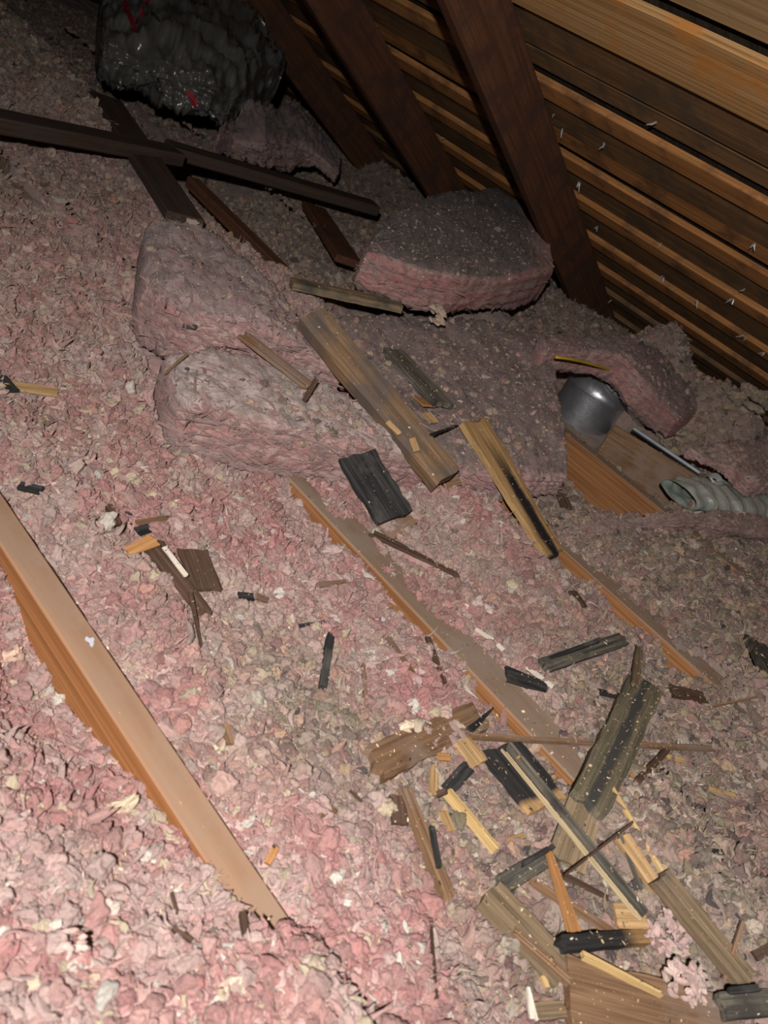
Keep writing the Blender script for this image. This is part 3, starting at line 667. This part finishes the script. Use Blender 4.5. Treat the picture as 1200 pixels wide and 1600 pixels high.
# on the batts
S('weathered_board', 'grey weathered board lying behind the loose popcorn tuft, at the back of the batts', 445, 462, 622, 500, 20, 'greytan', .02)
S('weathered_board', 'dusty grey board half sunk in the middle batt, right of the long board', 608, 556, 690, 645, 24, 'grey', .015)
S('long_board', 'long brown board sloping down over the front batt to the black shake', 474, 528, 684, 782, 50, 'lumber', .036, roll=.4, lift=.008, rag=.3, cat='board')
S('split_stick', 'narrow brown stick lying on the front batt left of the long board', 372, 528, 480, 612, 15, 'brown', .008)
S('charred_stick', 'short charred stick leaning up at the end of the narrow brown stick', 467, 634, 487, 600, 9, 'darkbrown', .006, lift=.006)
S('twig', 'fine straw-like sliver crossing the left edge of the front batt', 260, 597, 298, 563, 3, 'brown', .002, lift=.006)
S('dark_chip', 'black chip in the fold between the front batt and the humped batt', 284, 520, 306, 523, 8, 'black', .004)
S('wood_chip', 'orange chip on the middle batt below the sunken grey board', 652, 628, 668, 642, 14, 'orange', .004)
S('wood_chip', 'tan chip on the middle batt just under the orange chip', 662, 652, 676, 668, 11, 'tan', .004)
S('wood_chip', 'tan chip against the right side of the long board', 604, 664, 624, 684, 9, 'tan', .004)
S('wood_chip', 'tan chip on the pink face right of the long board', 640, 690, 648, 712, 10, 'tan', .004)
S('twig', 'black twig on the middle batt left of the black-streaked board', 668, 686, 712, 671, 4, 'black', .003)
S('wood_scrap', 'small brown square scrap at the lower end of the long board', 684, 760, 712, 752, 24, 'brown', .006)
S('knot_chip', 'dark oval chip at the bottom corner of the middle batt', 872, 776, 881, 800, 15, 'darkbrown', .006)
S('streaked_board', 'tan split board with a black streak down its middle, pointing at the right-hand joist', 729, 672, 857, 886, 46, 'core', .016, w2=34, lift=.004, rag=.8, cat='board')
# around the middle joist
S('wood_scrap', 'tan splintered end lying under the ridged black shake', 600, 845, 640, 815, 26, 'brown', .006)
S('black_shake', 'short ridged black shake beside the long board', 549, 716, 614, 820, 58, 'black', .012, lift=.004, rag=.6, cat='shake')
S('dark_stick', 'long dark sliver lying along the middle joist below the black shake', 572, 838, 714, 908, 10, 'darkbrown', .006, w2=6)
S('wood_scrap', 'tan sliver with dark edge in the pink fill left of the middle joist', 490, 922, 548, 916, 8, 'brown', .004)
S('dark_chip', 'dark chip between the two left pieces and the middle joist', 368, 940, 392, 942, 11, 'black', .005)
S('wood_chip', 'tan chip beside the dark chip in the pink fill', 394, 936, 414, 944, 9, 'brown', .004)
S('twig', 'thin black twig above the upright black stick', 460, 986, 506, 980, 5, 'black', .003)
S('black_stick', 'upright black stick standing out in the pink fill', 511, 1000, 498, 1086, 15, 'black', .008, cat='stick')
S('split_stick', 'faint brown sliver below and right of the upright black stick', 562, 1045, 567, 1115, 7, 'brown', .004)
S('split_stick', 'dark brown sliver sloping toward the middle joist', 663, 1003, 690, 1080, 9, 'darkbrown', .005)
S('split_stick', 'brown sliver left of the sloping dark sliver', 600, 1003, 640, 1062, 9, 'brown', .004)
# cluster at left
S('dark_chip', 'black chip tucked behind the tan triangular chip', 210, 840, 232, 834, 14, 'black', .004)
S('wood_scrap', 'dark brown shake with the white stick lying on it', 232, 858, 318, 972, 34, 'darkbrown', .008, w2=16, rag=.8, cat='shake')
S('wood_scrap', 'square dark scrap just right of the white stick', 296, 868, 320, 934, 44, 'darkbrown', .007, cat='shake')
S('wood_chip', 'tan triangular chip above the dark brown shake', 194, 872, 240, 852, 14, 'orange', .004, w2=24)
S('pale_stick', 'white stick lying on the dark brown shake', 253, 866, 288, 912, 7, 'white', .003, lift=.004, rag=.2, cat='stick')
S('split_stick', 'thin red-brown sliver hanging below the dark brown shake', 292, 932, 310, 1020, 8, 'darkbrown', .004, w2=4)
S('wood_scrap', 'flat brown chip in the pink fill above the tan triangular chip', 208, 826, 262, 818, 8, 'brown', .004)
S('dark_chip', 'charcoal chip beside the upper end of the left joist', 30, 768, 66, 776, 13, 'black', .006)
S('dark_chip', 'charred chip left of the tan triangular chip, sloping', 164, 798, 180, 830, 12, 'darkbrown', .006)
S('wood_scrap', 'tan chip with dark end at the left edge of the picture', 18, 612, 88, 622, 13, 'tan', .005)
S('dark_chip', 'black burnt chip at the left edge beside the tan chip', -4, 598, 18, 622, 16, 'black', .006)
S('orange_chip', 'red-orange chip against the right side of the left joist', 413, 1360, 428, 1332, 15, 'orange', .008)
S('dark_chip', 'dark chip at the buried end of the left joist', 374, 1440, 381, 1476, 14, 'darkbrown', .006)
# right of the middle joist
gs1 = S('grey_shake', 'grey shake with black upper edge above the white stick', 840, 1050, 968, 1006, 24, 'grey', .010, cat='shake')
S('dark_edge', 'black upper edge', 842, 1042, 932, 1008, 8, 'black', .007, lift=.0, parent=gs1)
S('dark_chip', 'curved dark chip under the white stick, right of the middle joist', 784, 1060, 850, 1082, 22, 'black', .006, w2=14)
S('pale_stick', 'white stick lying on the curved dark chip', 813, 1047, 858, 1082, 6, 'white', .003, lift=.004, rag=.2, cat='stick')
S('pale_stick', 'white broken stick on the middle joist above the curved dark chip', 738, 990, 766, 1008, 5, 'white', .003, lift=.003, rag=.2, cat='stick')
S('pale_stick', 'tiny white stub just below the white broken stick', 772, 1014, 782, 1024, 6, 'white', .003, lift=.003, rag=.2, cat='stick')
S('dark_chip', 'short black bar left of the big grey shake', 930, 1088, 966, 1096, 9, 'black', .005)
S('wood_chip', 'red-brown chip right of the big grey shake', 1040, 1086, 1096, 1098, 17, 'darkbrown', .006)
S('twig', 'thin brown twig at the right, beyond the red-brown chip', 1100, 1111, 1180, 1094, 4, 'brown', .003)
S('dark_chip', 'dark chip on the fill under the right-hand joist', 888, 930, 906, 956, 12, 'darkbrown', .006)
S('weathered_board', 'dark grey board end cut off by the right edge of the picture', 1172, 1008, 1210, 1085, 24, 'grey', .012)
S('lath', 'long thin brown lath passing under the big grey shake', 722, 1160, 1110, 1178, 9, 'brown', .005, cat='stick')
S('wood_scrap', 'tan splintered block under the end of the broad brown board', 712, 1165, 742, 1204, 28, 'tan', .008)
S('black_stick', 'black ragged scrap beneath the tan splintered block', 690, 1245, 726, 1205, 26, 'black', .006)
S('broad_board', 'broad brown sawdust-covered board left of the black shingle', 566, 1212, 745, 1128, 56, 'brown', .012, rag=1.0, cat='board')
S('black_stick', 'black splinter sticking out of the upper end of the broad board', 730, 1148, 768, 1112, 14, 'black', .006, w2=3)
S('black_shingle', 'flat black shingle with a tan broken end', 768, 1182, 846, 1278, 60, 'blacktan', .010, lift=.008, cat='shake')
S('split_stick', 'dark red-brown twig beside the broad board, lower left', 540, 1243, 560, 1262, 4, 'darkbrown', .003)
S('wood_scrap', 'dark brown rectangle behind the top of the upright brown stick', 612, 1252, 618, 1300, 26, 'darkbrown', .006)
S('split_stick', 'upright brown stick leaning from the broad board toward the pink mound', 622, 1240, 690, 1418, 20, 'brown', .010, w2=22, cat='stick')
S('dark_stick', 'black sliver right of the upright brown stick', 667, 1300, 679, 1366, 9, 'black', .005)
S('wood_chip', 'tan upright chip under the broad board', 672, 1205, 670, 1250, 14, 'tan', .005)
S('wood_chip', 'orange chip peeking from under the broad board', 676, 1186, 694, 1188, 13, 'orange', .005)
S('wood_chip', 'small tan chip between the upright brown stick and the yellow stick', 684, 1275, 698, 1308, 13, 'tan', .005)
ys1 = S('yellow_stick', 'clean yellow split stick with a dark cap', 688, 1246, 766, 1340, 14, 'yellow', .009, lift=.002, rag=.3, cat='stick')
S('end_cap', 'dark burnt cap', 678, 1248, 694, 1242, 10, 'darkbrown', .006, lift=.0, parent=ys1)
S('wood_chip', 'flat tan flake right of the yellow split stick', 786, 1322, 812, 1312, 9, 'tan', .003)
# big shake and what lies around it
S('orange_board', 'orange splintered board below the big grey shake', 962, 1312, 1022, 1398, 26, 'tan', .010, w2=20)
S('pale_lath', 'pale thin lath beside the orange splintered board', 948, 1238, 1034, 1384, 7, 'yellow', .005, lift=.002, cat='stick')
S('flat_plank', 'tan flat plank running down to the grey board at the lower right corner', 1012, 1375, 1152, 1546, 36, 'greytan', .014, lift=.006, cat='board')
S('dark_stick', 'dark stick propped right of the big grey shake', 1036, 1180, 988, 1232, 13, 'darkbrown', .008)
S('twig', 'fine dark twig beside the propped dark stick', 1036, 1206, 1004, 1226, 4, 'darkbrown', .003)
S('split_stick', 'orange splinter along the right side of the big grey shake', 988, 1180, 980, 1228, 7, 'tan', .004)
S('grey_shake', 'greenish grey lower piece under the end of the big shake', 912, 1262, 878, 1362, 62, 'greytan', .008, cat='shake')
S('big_shake', 'big grey and black weathered shake lying across the middle joist', 1000, 1076, 905, 1276, 66, 'bigshake', .014, w2=58, lift=.006, rag=.6, cat='shake')
S('split_stick', 'brown splinter rising from the upper end of the big shake', 992, 1020, 984, 1082, 13, 'greytan', .006, lift=.003)
gs2 = S('grey_shake', 'short ridged grey shake left of the crossed sticks', 772, 1394, 856, 1342, 32, 'grey', .010, cat='shake')
S('dark_edge', 'black upper edge', 806, 1360, 858, 1330, 8, 'black', .007, lift=.0, parent=gs2)
S('dusty_board', 'wide dusty tan board at the bottom, left of the crossed sticks', 748, 1404, 872, 1534, 50, 'greytan', .012, cat='board')
S('split_stick', 'brown stick along the lower edge of the wide dusty board', 786, 1468, 878, 1550, 15, 'brown', .010)
S('wood_chip', 'tan square block beside the split lath, near the pale tuft heap', 950, 1440, 1000, 1442, 40, 'tan', .010)
S('dark_stick', 'dark brown sliver crossing behind the orange stick', 862, 1370, 946, 1412, 12, 'darkbrown', .006, w2=5)
S('orange_stick', 'orange pointed stick of the crossed pair, upright', 847, 1342, 888, 1472, 10, 'orange', .009, w2=18, lift=.003, cat='stick')
S('split_stick', 'brown stick of the crossed pair, lying over the orange stick', 814, 1384, 956, 1474, 12, 'brown', .007, lift=.004, cat='stick')
S('twig', 'thin reddish twig reaching across to the pale lath', 872, 1378, 986, 1290, 5, 'darkbrown', .004, lift=.004)
S('twig', 'thin dark twig between the split lath and the orange splintered board', 955, 1308, 992, 1402, 6, 'grey', .004)
S('charred_stick', 'thick charred stick with a tan end above the big bottom board', 858, 1486, 998, 1474, 27, 'charred', .014, cat='stick')
sl1 = S('split_lath', 'long dark split lath with a cream edge, reaching the pale tuft heap', 782, 1172, 1000, 1444, 11, 'grey', .008, lift=.006, cat='stick')
S('cream_edge', 'cream split edge', 778, 1178, 992, 1446, 4, 'cream', .006, lift=.0, parent=sl1)
S('bottom_board', 'big brown board face at the bottom edge of the picture', 866, 1556, 1140, 1628, 95, 'brown', .016, cat='board', rag=.4)
S('yellow_stick', 'yellow split stick lying on the edge of the big bottom board', 896, 1502, 1024, 1566, 12, 'yellow', .008, lift=.003, w2=6, cat='stick')
S('wood_chip', 'small yellow chip left of the big bottom board', 838, 1532, 846, 1552, 9, 'yellow', .005)
S('wood_scrap', 'tan flat scrap at the bottom left of the big bottom board', 820, 1590, 872, 1585, 26, 'greytan', .006)
S('pale_stick', 'white wedge of wood at the bottom edge', 813, 1552, 822, 1604, 5, 'white', .004, w2=13, rag=.2, lift=.002, cat='stick')
S('dark_chip', 'square black chip alone on the pale fill at the right', 1104, 1343, 1123, 1344, 17, 'black', .006)
S('yellow_sliver', 'yellow sliver on the grey fill near the right edge', 1100, 1238, 1143, 1249, 5, 'yellow', .003)
S('yellow_sliver', 'yellow sliver right of the big grey shake, beside the thin lath', 1036, 1188, 1066, 1196, 6, 'yellow', .003)
gb1 = S('grey_board', 'grey board in the lower right corner', 1112, 1580, 1215, 1572, 40, 'grey', .012, cat='board')
S('dark_edge', 'black upper edge', 1126, 1555, 1176, 1550, 12, 'black', .006, parent=gb1)
S('split_stick', 'thin tan stick standing left of the grey corner board', 1142, 1452, 1112, 1542, 8, 'brown', .005)
S('dark_stick', 'dark brown piece at the right edge above the grey corner board', 1166, 1500, 1206, 1478, 18, 'darkbrown', .008)
S('wood_chip', 'orange bit of wood below the broad pale fill, right of the pale lath', 1038, 1282, 1042, 1304, 9, 'orange', .005)
S('twig', 'thin brown sliver lying in the pink mound at the bottom', 664, 1445, 672, 1570, 5, 'darkbrown', .004)
S('twig', 'dark sliver at bottom left in the pink fill', 262, 1405, 272, 1440, 4, 'darkbrown', .003)
S('dark_chip', 'dark curled chip in front of the buried joist end', 265, 1462, 298, 1484, 8, 'darkbrown', .004)
S('brown_chip', 'brown chip left of the broad brown board, in the fill', 492, 1285, 518, 1276, 9, 'brown', .004)
S('wood_chip', 'tan chip below the upright black stick', 348, 1140, 360, 1172, 17, 'brown', .005)

# ------------------------------------------------------------------ tufts
def lump_mesh(name, seed, stretch=(1, 1, 1), amp=.35, sub=3, bend=0.0, taper=0.0, curl=0.0):
    bm = bmesh.new(); bmesh.ops.create_icosphere(bm, subdivisions=sub, radius=1.0)
    for v in bm.verts:
        p = v.co.copy(); q = p * 1.3 + Vector((seed * 7.3, seed * 1.9, 0))
        r = 1 + amp * (noise.noise(q) + .5 * noise.noise(q * 2.2) + .14 * noise.noise(q * 5))
        p = p * r; k = 1 - taper * min(1, abs(p.x)) ; p = Vector((p.x * stretch[0], p.y * stretch[1] * k, p.z * stretch[2] * k))
        p.z += bend * p.x * p.x; p.y += curl * p.x * p.x; v.co = p
    for f in bm.faces: f.smooth = True
    me = bpy.data.meshes.new(name); bm.to_mesh(me); bm.free(); return me
SRC = []
# stretch, lumpiness, subdivisions, bend, taper, curl: nodules, petals, commas, threads
for k, (st, am, sb, bd, tp, cu) in enumerate([((1, .8, .75), .45, 4, 0, 0, 0), ((1, .62, .55), .5, 4, .15, .15, .25), ((1.2, .40, .34), .4, 3, .3, .35, .45), ((1.3, .28, .24), .35, 3, -.3, .45, .6),
        ((1, .9, .8), .6, 4, 0, 0, 0), ((1.15, .5, .2), .45, 3, .4, .35, .2), ((1.0, .7, .5), .6, 4, .3, 0, .15), ((1.5, .15, .13), .3, 3, .35, .5, .5)]):
    me = lump_mesh('tuft_shape', k + 1, st, am, sb, bd, tp, cu); me.materials.append(M_TUFT); SRC.append(bpy.data.objects.new('tuft_shape', me))
CR = []
for k, st in enumerate([(1, .3, .2), (1, .6, .3), (1, .12, .1)]):
    me = lump_mesh('crumb_shape', k + 20, st, .3, 1); me.materials.append(M_CRUMB); CR.append(bpy.data.objects.new('crumb_shape', me))
def scatter(name, parent, P, R, S_, I, C, sources):
    me = bpy.data.meshes.new(name); n = len(P); me.vertices.add(n); me.vertices.foreach_set('co', P.astype(np.float32).ravel())
    for nm, ty, ar in (('rot', 'FLOAT_VECTOR', R), ('scl', 'FLOAT_VECTOR', S_)):
        a = me.attributes.new(nm, ty, 'POINT'); a.data.foreach_set('vector', ar.astype(np.float32).ravel())
    a = me.attributes.new('pick', 'INT', 'POINT'); a.data.foreach_set('value', I.astype(np.int32))
    set_col(me, C)
    o = bpy.data.objects.new(name, me); COL.objects.link(o); o.parent = parent; o['kind'] = 'stuff'
    ng = bpy.data.node_groups.new(name, 'GeometryNodeTree'); ng.interface.new_socket('Geometry', in_out='INPUT', socket_type='NodeSocketGeometry'); ng.interface.new_socket('Geometry', in_out='OUTPUT', socket_type='NodeSocketGeometry')
    gi = ng.nodes.new('NodeGroupInput'); go = ng.nodes.new('NodeGroupOutput'); ip = ng.nodes.new('GeometryNodeInstanceOnPoints'); jn = ng.nodes.new('GeometryNodeJoinGeometry')
    for so in reversed(sources):
        oi = ng.nodes.new('GeometryNodeObjectInfo'); oi.inputs['Object'].default_value = so; oi.inputs['As Instance'].default_value = False
        g2 = ng.nodes.new('GeometryNodeGeometryToInstance'); ng.links.new(oi.outputs['Geometry'], g2.inputs[0]); ng.links.new(g2.outputs[0], jn.inputs[0])
    def attr(nm, ty):
        a = ng.nodes.new('GeometryNodeInputNamedAttribute'); a.data_type = ty; a.inputs[0].default_value = nm; return a.outputs[0]
    ng.links.new(gi.outputs[0], ip.inputs['Points']); ng.links.new(jn.outputs[0], ip.inputs['Instance']); ip.inputs['Pick Instance'].default_value = True
    ng.links.new(attr('pick', 'INT'), ip.inputs['Instance Index']); ng.links.new(attr('rot', 'FLOAT_VECTOR'), ip.inputs['Rotation']); ng.links.new(attr('scl', 'FLOAT_VECTOR'), ip.inputs['Scale'])
    ng.links.new(ip.outputs[0], go.inputs[0]); md = o.modifiers.new('scatter', 'NODES'); md.node_group = ng
    return o
def frustum(P, m=380):
    u, v, z = proj(P); return (u > -m) & (u < 1200 + m) & (v > -m) & (v < 1600 + m) & (z > .1)
def palette(grey_amt, n, r, x=None, y=None):
    """tuft colours: the hue goes with the clump, single flakes vary, dust and low creases grey them"""
    if x is None: x = r.uniform(0, 50, n); y = r.uniform(0, 50, n)
    hue = np.clip((fbm(x * 17, y * 17, 301, 3) - .28) / .44, 0, 1)[:, None]
    hue = np.clip(hue + r.normal(0, .2, (n, 1)), 0, 1)
    C = np.where(hue < .5, DEEP * (1 - hue * 2) + PINK * hue * 2, PINK * (2 - hue * 2) + PALE * (hue * 2 - 1))
    k = r.random(n); t = r.random((n, 1))
    q = k > .86; C[q] = PALE * (.95 + .25 * t[q])
    q = k > .93; C[q] = CREAM * (.85 + .3 * t[q])
    q = k > .978; C[q] = WHITE
    d = np.clip(grey_amt[:, None] * (.45 + 1.0 * r.random((n, 1))), 0, 1)
    q = r.random((n, 1)); g = np.where(q < .22, OLIVE, np.where(q < .55, BEIGE, GREY)) * (.7 + .7 * r.random((n, 1)))
    q = r.random((n, 1)); g = np.where(q > .90, TAN * 1.25, g); g = np.where(q < .04, DARK, g)
    C = C * (1 - d) + g * d
    return np.clip(C * (.86 + .4 * r.random((n, 1))), .02, .9)
def tufts(n, r):
    x = r.uniform(-.6, 4.3, n * 5); y = r.uniform(-.6, 5.6, n * 5)
    dist = np.sqrt(x * x + y * y + .72); pr = np.minimum(1, (1.25 / dist) ** 1.9)
    k = r.random(n * 5) < pr; x, y = x[k], y[k]
    z = smooth_ground(x, y); P = np.stack([x, y, z], -1); k = frustum(P); x, y = x[k], y[k]
    return x[:n], y[:n]
x, y = tufts(400000, rng); n = len(x)
lum = lumpy(x, y); z = smooth_ground(x, y) + lum
keep = np.ones(n, bool)
for a, bb in JX:
    on = (x > a - .003) & (x < bb + .002); patch = (fbm(x * 16, y * 9, 61, 3) + .38 * (x - a) / (bb - a) > (.84 if a > 1.5 else .74)) if a > 1 else np.zeros(n, bool)
    patch = patch | ((a < .6) & (y < .14)); keep &= ~(on & ((z < .02) | ((a > 1) & (a < 2) & (y > .09) & (y < .95))) & ~patch); z = np.where(on & (z < .02) & patch, .003, z)
clean = (x > .466) & (x < .519) & (y > .14); keep &= ~clean
rz = .2 - (x - 3.7) * math.tan(TH) - .05; keep &= z < rz
x, y, z = x[keep], y[keep], z[keep]; n = len(x)
grey_amt = np.clip(dust(x, y) + .42 * sstep(.0, -.020, lum[keep] if len(lum) != n else lum) - .12, 0, 1); dist = np.sqrt(x * x + y * y + .72)  # dust zones; tufts low in the creases are greyed further
size = .0042 * np.exp(rng.normal(0, .46, n)) * (1 + .28 * np.clip(dist - 1.2, 0, 3)); size = np.clip(size, .002, .016)
big = rng.random(n) < .05; size[big] = np.minimum(size[big] * 1.9, .0115)
# drop tufts that would lie over the scraps or inside the batts
keep = np.ones(n, bool); up = Vector((0, 0, 1))
su, sv, sd = proj(np.stack([x, y, z], -1))
def merged(objs):
    vs, fs = [], []
    for o in objs:
        b0 = len(vs); mw = o.matrix_world
        vs += [mw @ v.co for v in o.data.vertices]; fs += [tuple(b0 + i for i in p.vertices) for p in o.data.polygons]
    return BVHTree.FromPolygons(vs, fs)
bpy.context.view_layer.update()
SCRAP_OBJS = [o for o in COL.objects if o.type == 'MESH' and o.get('category') in ('wood scrap', 'board', 'stick', 'shake')]
BATT_OBJS = [o for o in COL.objects if o.type == 'MESH' and o.get('category') == 'insulation batt']
SB = merged(SCRAP_OBJS); BB = merged(BATT_OBJS)
for i in range(n):
    p = Vector((x[i], y[i], z[i]))
    h = SB.ray_cast(p + up * .5, -up, 1.0)
    if h[0] is not None and abs(h[0].z - p.z) < .035 and rng.random() < .93: keep[i] = False; continue
    h = BB.ray_cast(p + up * .9, -up, 1.0)
    if h[0] is not None and h[0].z > p.z + .005: keep[i] = False
x, y, z, grey_amt, size = x[keep], y[keep], z[keep], grey_amt[keep], size[keep]; n = len(x)
P = np.stack([x, y, z + size * rng.uniform(-.3, .7, n)], -1)
R = np.stack([rng.normal(0, .5, n), rng.normal(0, .55, n), rng.uniform(0, 6.283, n)], -1)
S_ = size[:, None] * rng.uniform(.75, 1.3, (n, 3))
I = rng.choice(8, n, p=[.11, .17, .19, .15, .07, .12, .10, .09]); C = palette(grey_amt, n, rng, x, y)
C[(I == 7)] = C[(I == 7)] * .5 + PALE * .5
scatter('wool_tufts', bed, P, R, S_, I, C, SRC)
# debris on the batts: dusty tufts, thin
def on_batts(n, r):
    out = []; 
    us = r.uniform(160, 1200, n * 3); vs_ = r.uniform(270, 850, n * 3)
    for u, v in zip(us, vs_):
        h = BB.ray_cast(Vector(CAM), Vector(ray(u, v)), 10)
        if h[0] is None or h[1].z < .45: continue
        g = SB.ray_cast(Vector(CAM), Vector(ray(u, v)), 10)
        if g[0] is not None and g[3] < h[3] + .02: continue
        out.append((h[0], u, v))
        if len(out) >= n: break
    return out
ob = on_batts(5200, rng); n = len(ob); P = np.array([p[0] for p in ob]); uu = np.array([p[1] for p in ob]); vv = np.array([p[2] for p in ob])
keep = rng.random(n) < np.where((uu > 540) & (uu < 862) & (vv < 485), .3, np.where((uu > 430) & (vv < 720) & (uu < 880), 1.0, np.where(uu > 960, .8, .16))); P = P[keep]; n = len(P); uu = uu[keep]
size = np.clip(.0045 * np.exp(rng.normal(0, .5, n)), .0015, .013)
R = np.stack([rng.normal(0, .5, n), rng.normal(0, .5, n), rng.uniform(0, 6.283, n)], -1)
C = palette(np.clip(.45 + .4 * rng.random(n), 0, 1), n, rng)
scatter('batt_debris', bed, P, R, size[:, None] * rng.uniform(.7, 1.3, (n, 3)), rng.choice(8, n), C, SRC)
# torn wisps standing out of the cut faces
def on_faces(n, r):
    out = []
    us = r.uniform(160, 1200, n * 4); vs_ = r.uniform(270, 850, n * 4)
    for u, v in zip(us, vs_):
        h = BB.ray_cast(Vector(CAM), Vector(ray(u, v)), 10)
        if h[0] is None or (h[1].z > .6 and r.random() < .75): continue
        g = SB.ray_cast(Vector(CAM), Vector(ray(u, v)), 10)
        if g[0] is not None and g[3] < h[3] + .02: continue
        out.append((h[0], h[1]))
        if len(out) >= n: break
    return out
of = on_faces(5200, rng); n = len(of); P = np.array([p[0] for p in of]); R = np.empty((n, 3))
for i, (p, nn) in enumerate(of):
    t = nn.cross(Vector((0, 0, 1))); t = t if t.length > .1 else Vector((1, 0, 0)); t.normalize(); t = (t + Vector(rng.normal(0, .22, 3))).normalized(); b_ = nn.cross(t).normalized()
    R[i] = Matrix((t, b_, t.cross(b_))).transposed().to_euler()
size = np.clip(.0052 * np.exp(rng.normal(0, .4, n)), .002, .011); f = rng.random((n, 1))
ph = np.clip(.5 + 1.6 * (fbm(P[:, 0] * 9 + P[:, 1] * 5, P[:, 2] * 60, 71, 3) - .5) + rng.normal(0, .12, n), 0, 1)[:, None]; C = DEEP * (1 - ph) + PALE * .82 * ph; g = rng.random((n, 1)) ** 2; C = C * (1 - .6 * g) + np.array([.26, .19, .18]) * .6 * g
scatter('batt_wisps', bed, P, R, size[:, None] * np.stack([rng.uniform(1.2, 3.2, n), rng.uniform(.3, .7, n), rng.uniform(.2, .4, n)], -1), rng.choice([1, 2, 6], n), C, SRC)
# sawdust and splinters
n = 48000
x = rng.uniform(-.3, 3.0, n * 2); y = rng.uniform(-.5, 1.9, n * 2); d = dust(x, y)
k = rng.random(n * 2) < .12 + .75 * d; x, y = x[k], y[k]; P = np.stack([x, y, smooth_ground(x, y)], -1); k = frustum(P); x, y = x[k][:n], y[k][:n]; n = len(x)
zz = np.empty(n)
base = smooth_ground(x, y) + lumpy(x, y) + .006
for i in range(n):
    best = base[i]
    for bv in (SB, BB):
        h = bv.ray_cast(Vector((x[i], y[i], .6)), -up, 1.0)
        if h[0] is not None and h[0].z > best: best = h[0].z + .001
    zz[i] = best
for a, bb in JX:
    on = (x > a) & (x < bb); zz = np.where(on, np.maximum(zz, .001), zz)
kk = ~((x > .46) & (x < .52) & (rng.random(n) < .93)); x, y, zz = x[kk], y[kk], zz[kk]; n = len(x)
size = np.clip(.00115 * np.exp(rng.normal(0, .55, n)), .0005, .006)
pal = np.array([[.55, .42, .25], [.70, .60, .42], [.30, .19, .10], [.05, .04, .04], [.62, .50, .44], [.40, .26, .13]])
C = pal[rng.choice(6, n, p=[.24, .16, .22, .16, .10, .12])]
scatter('sawdust', bed, np.stack([x, y, zz], -1), np.stack([rng.normal(0, .3, n), rng.normal(0, .3, n), rng.uniform(0, 6.28, n)], -1), size[:, None] * rng.uniform(.7, 1.5, (n, 3)), rng.choice(3, n), C, CR)

# single tufts that stand out
def tuft(label, u, v, w, h, col, seed, lift=.3, n=14, name='wool_tuft', mat=None):
    p, nn = cast(u, v); dep = depth_of(p); r = w * dep / F / 2; rnd = random.Random(seed)
    vs, fs, cols = [], [], []
    for k in range(n):
        bm = bmesh.new(); bmesh.ops.create_icosphere(bm, subdivisions=3, radius=1.0)
        an = rnd.uniform(0, 6.28); rr = math.sqrt(rnd.random()) * .72; rad = r * rnd.uniform(.8, 1.5) / math.sqrt(n)
        c = p + RIGHT * math.cos(an) * rr * r - DOWN * math.sin(an) * rr * r * h / w + nn * (lift * r * (1 - rr) + rad * .3)
        rot = Matrix.Rotation(rnd.uniform(0, 6.28), 3, 'Z') @ Matrix.Rotation(rnd.uniform(-.5, .5), 3, 'Y') @ Matrix.Rotation(rnd.uniform(0, 6.28), 3, 'X'); st = Vector((1.5, rnd.uniform(.45, .75), rnd.uniform(.4, .7)))
        b0 = len(vs); q_ = rnd.random() * .55; cc = (np.array(col) * (1 - q_) + PINK * np.mean(col) / .40 * q_) * rnd.uniform(.8, 1.15)
        for v_ in bm.verts:
            q = v_.co * 1.4 + Vector((seed * 3 + k * 5.1, 0, 0)); s_ = 1 + .4 * noise.noise(q) + .15 * noise.noise(q * 3)
            vs.append(c + rot @ Vector((v_.co.x * st.x, v_.co.y * st.y, v_.co.z * st.z)) * (rad * s_)); cols.append(np.clip(cc * (1 + .25 * noise.noise(q * 2)), 0, .9))
        bm.verts.index_update(); fs += [tuple(b0 + v_.index for v_ in f.verts) for f in bm.faces]; bm.free()
    o = link_mesh(name, vs, fs, M_BED, smooth=True); set_col(o.data, np.array(cols)); tag(o, label, 'insulation tuft'); return o
tuft('buff popcorn-like tuft standing up at the back edge of the middle batt', 672, 483, 40, 42, CREAM * .75, 1, 1.4, 20)
tuft('white stringy tuft beside the middle joist', 742, 955, 66, 46, np.array([.56, .47, .42]), 2, .4, 22)
tuft('heap of pale pink and cream tufts at the end of the split lath', 1042, 1470, 96, 130, np.array([.52, .385, .35]), 3, .6, 70)
tuft('pale tuft heap overhanging the big bottom board', 1062, 1542, 96, 100, np.array([.54, .42, .37]), 4, .6, 60)
tuft('cream tuft low in the pink fill near the bottom edge', 368, 1545, 60, 34, CREAM * .95, 5, .4, 16)
tuft('long buff tuft at the bottom left', 112, 1505, 64, 150, np.array([.58, .46, .40]), 6, .3, 30)
tuft('flat cream tuft in front of the buried joist end', 168, 1420, 46, 28, np.array([.55, .47, .40]), 7, .3, 14)
tuft('yellowish tuft at the left edge, left of the left joist', 20, 1030, 60, 34, np.array([.68, .50, .36]), 8, .4, 9)
tuft('cream shred in the fill above the broad brown board', 640, 1140, 42, 16, CREAM, 9, .5, 7)
tuft('bright pink tuft beside the upper half of the middle joist', 505, 768, 32, 24, PINK, 10, .6, 8)
tuft('upright grey-pink tuft at the lower end of the long board', 668, 770, 22, 46, PALE * .8, 11, .8, 8)
tuft('greenish buff tufts heaped beside the foil duct', 1060, 690, 70, 60, OLIVE * 1.1, 13, .6, 26)
tuft('olive tufts in a loose bank under the roof at the right edge', 1165, 640, 90, 70, OLIVE, 14, .5, 34)
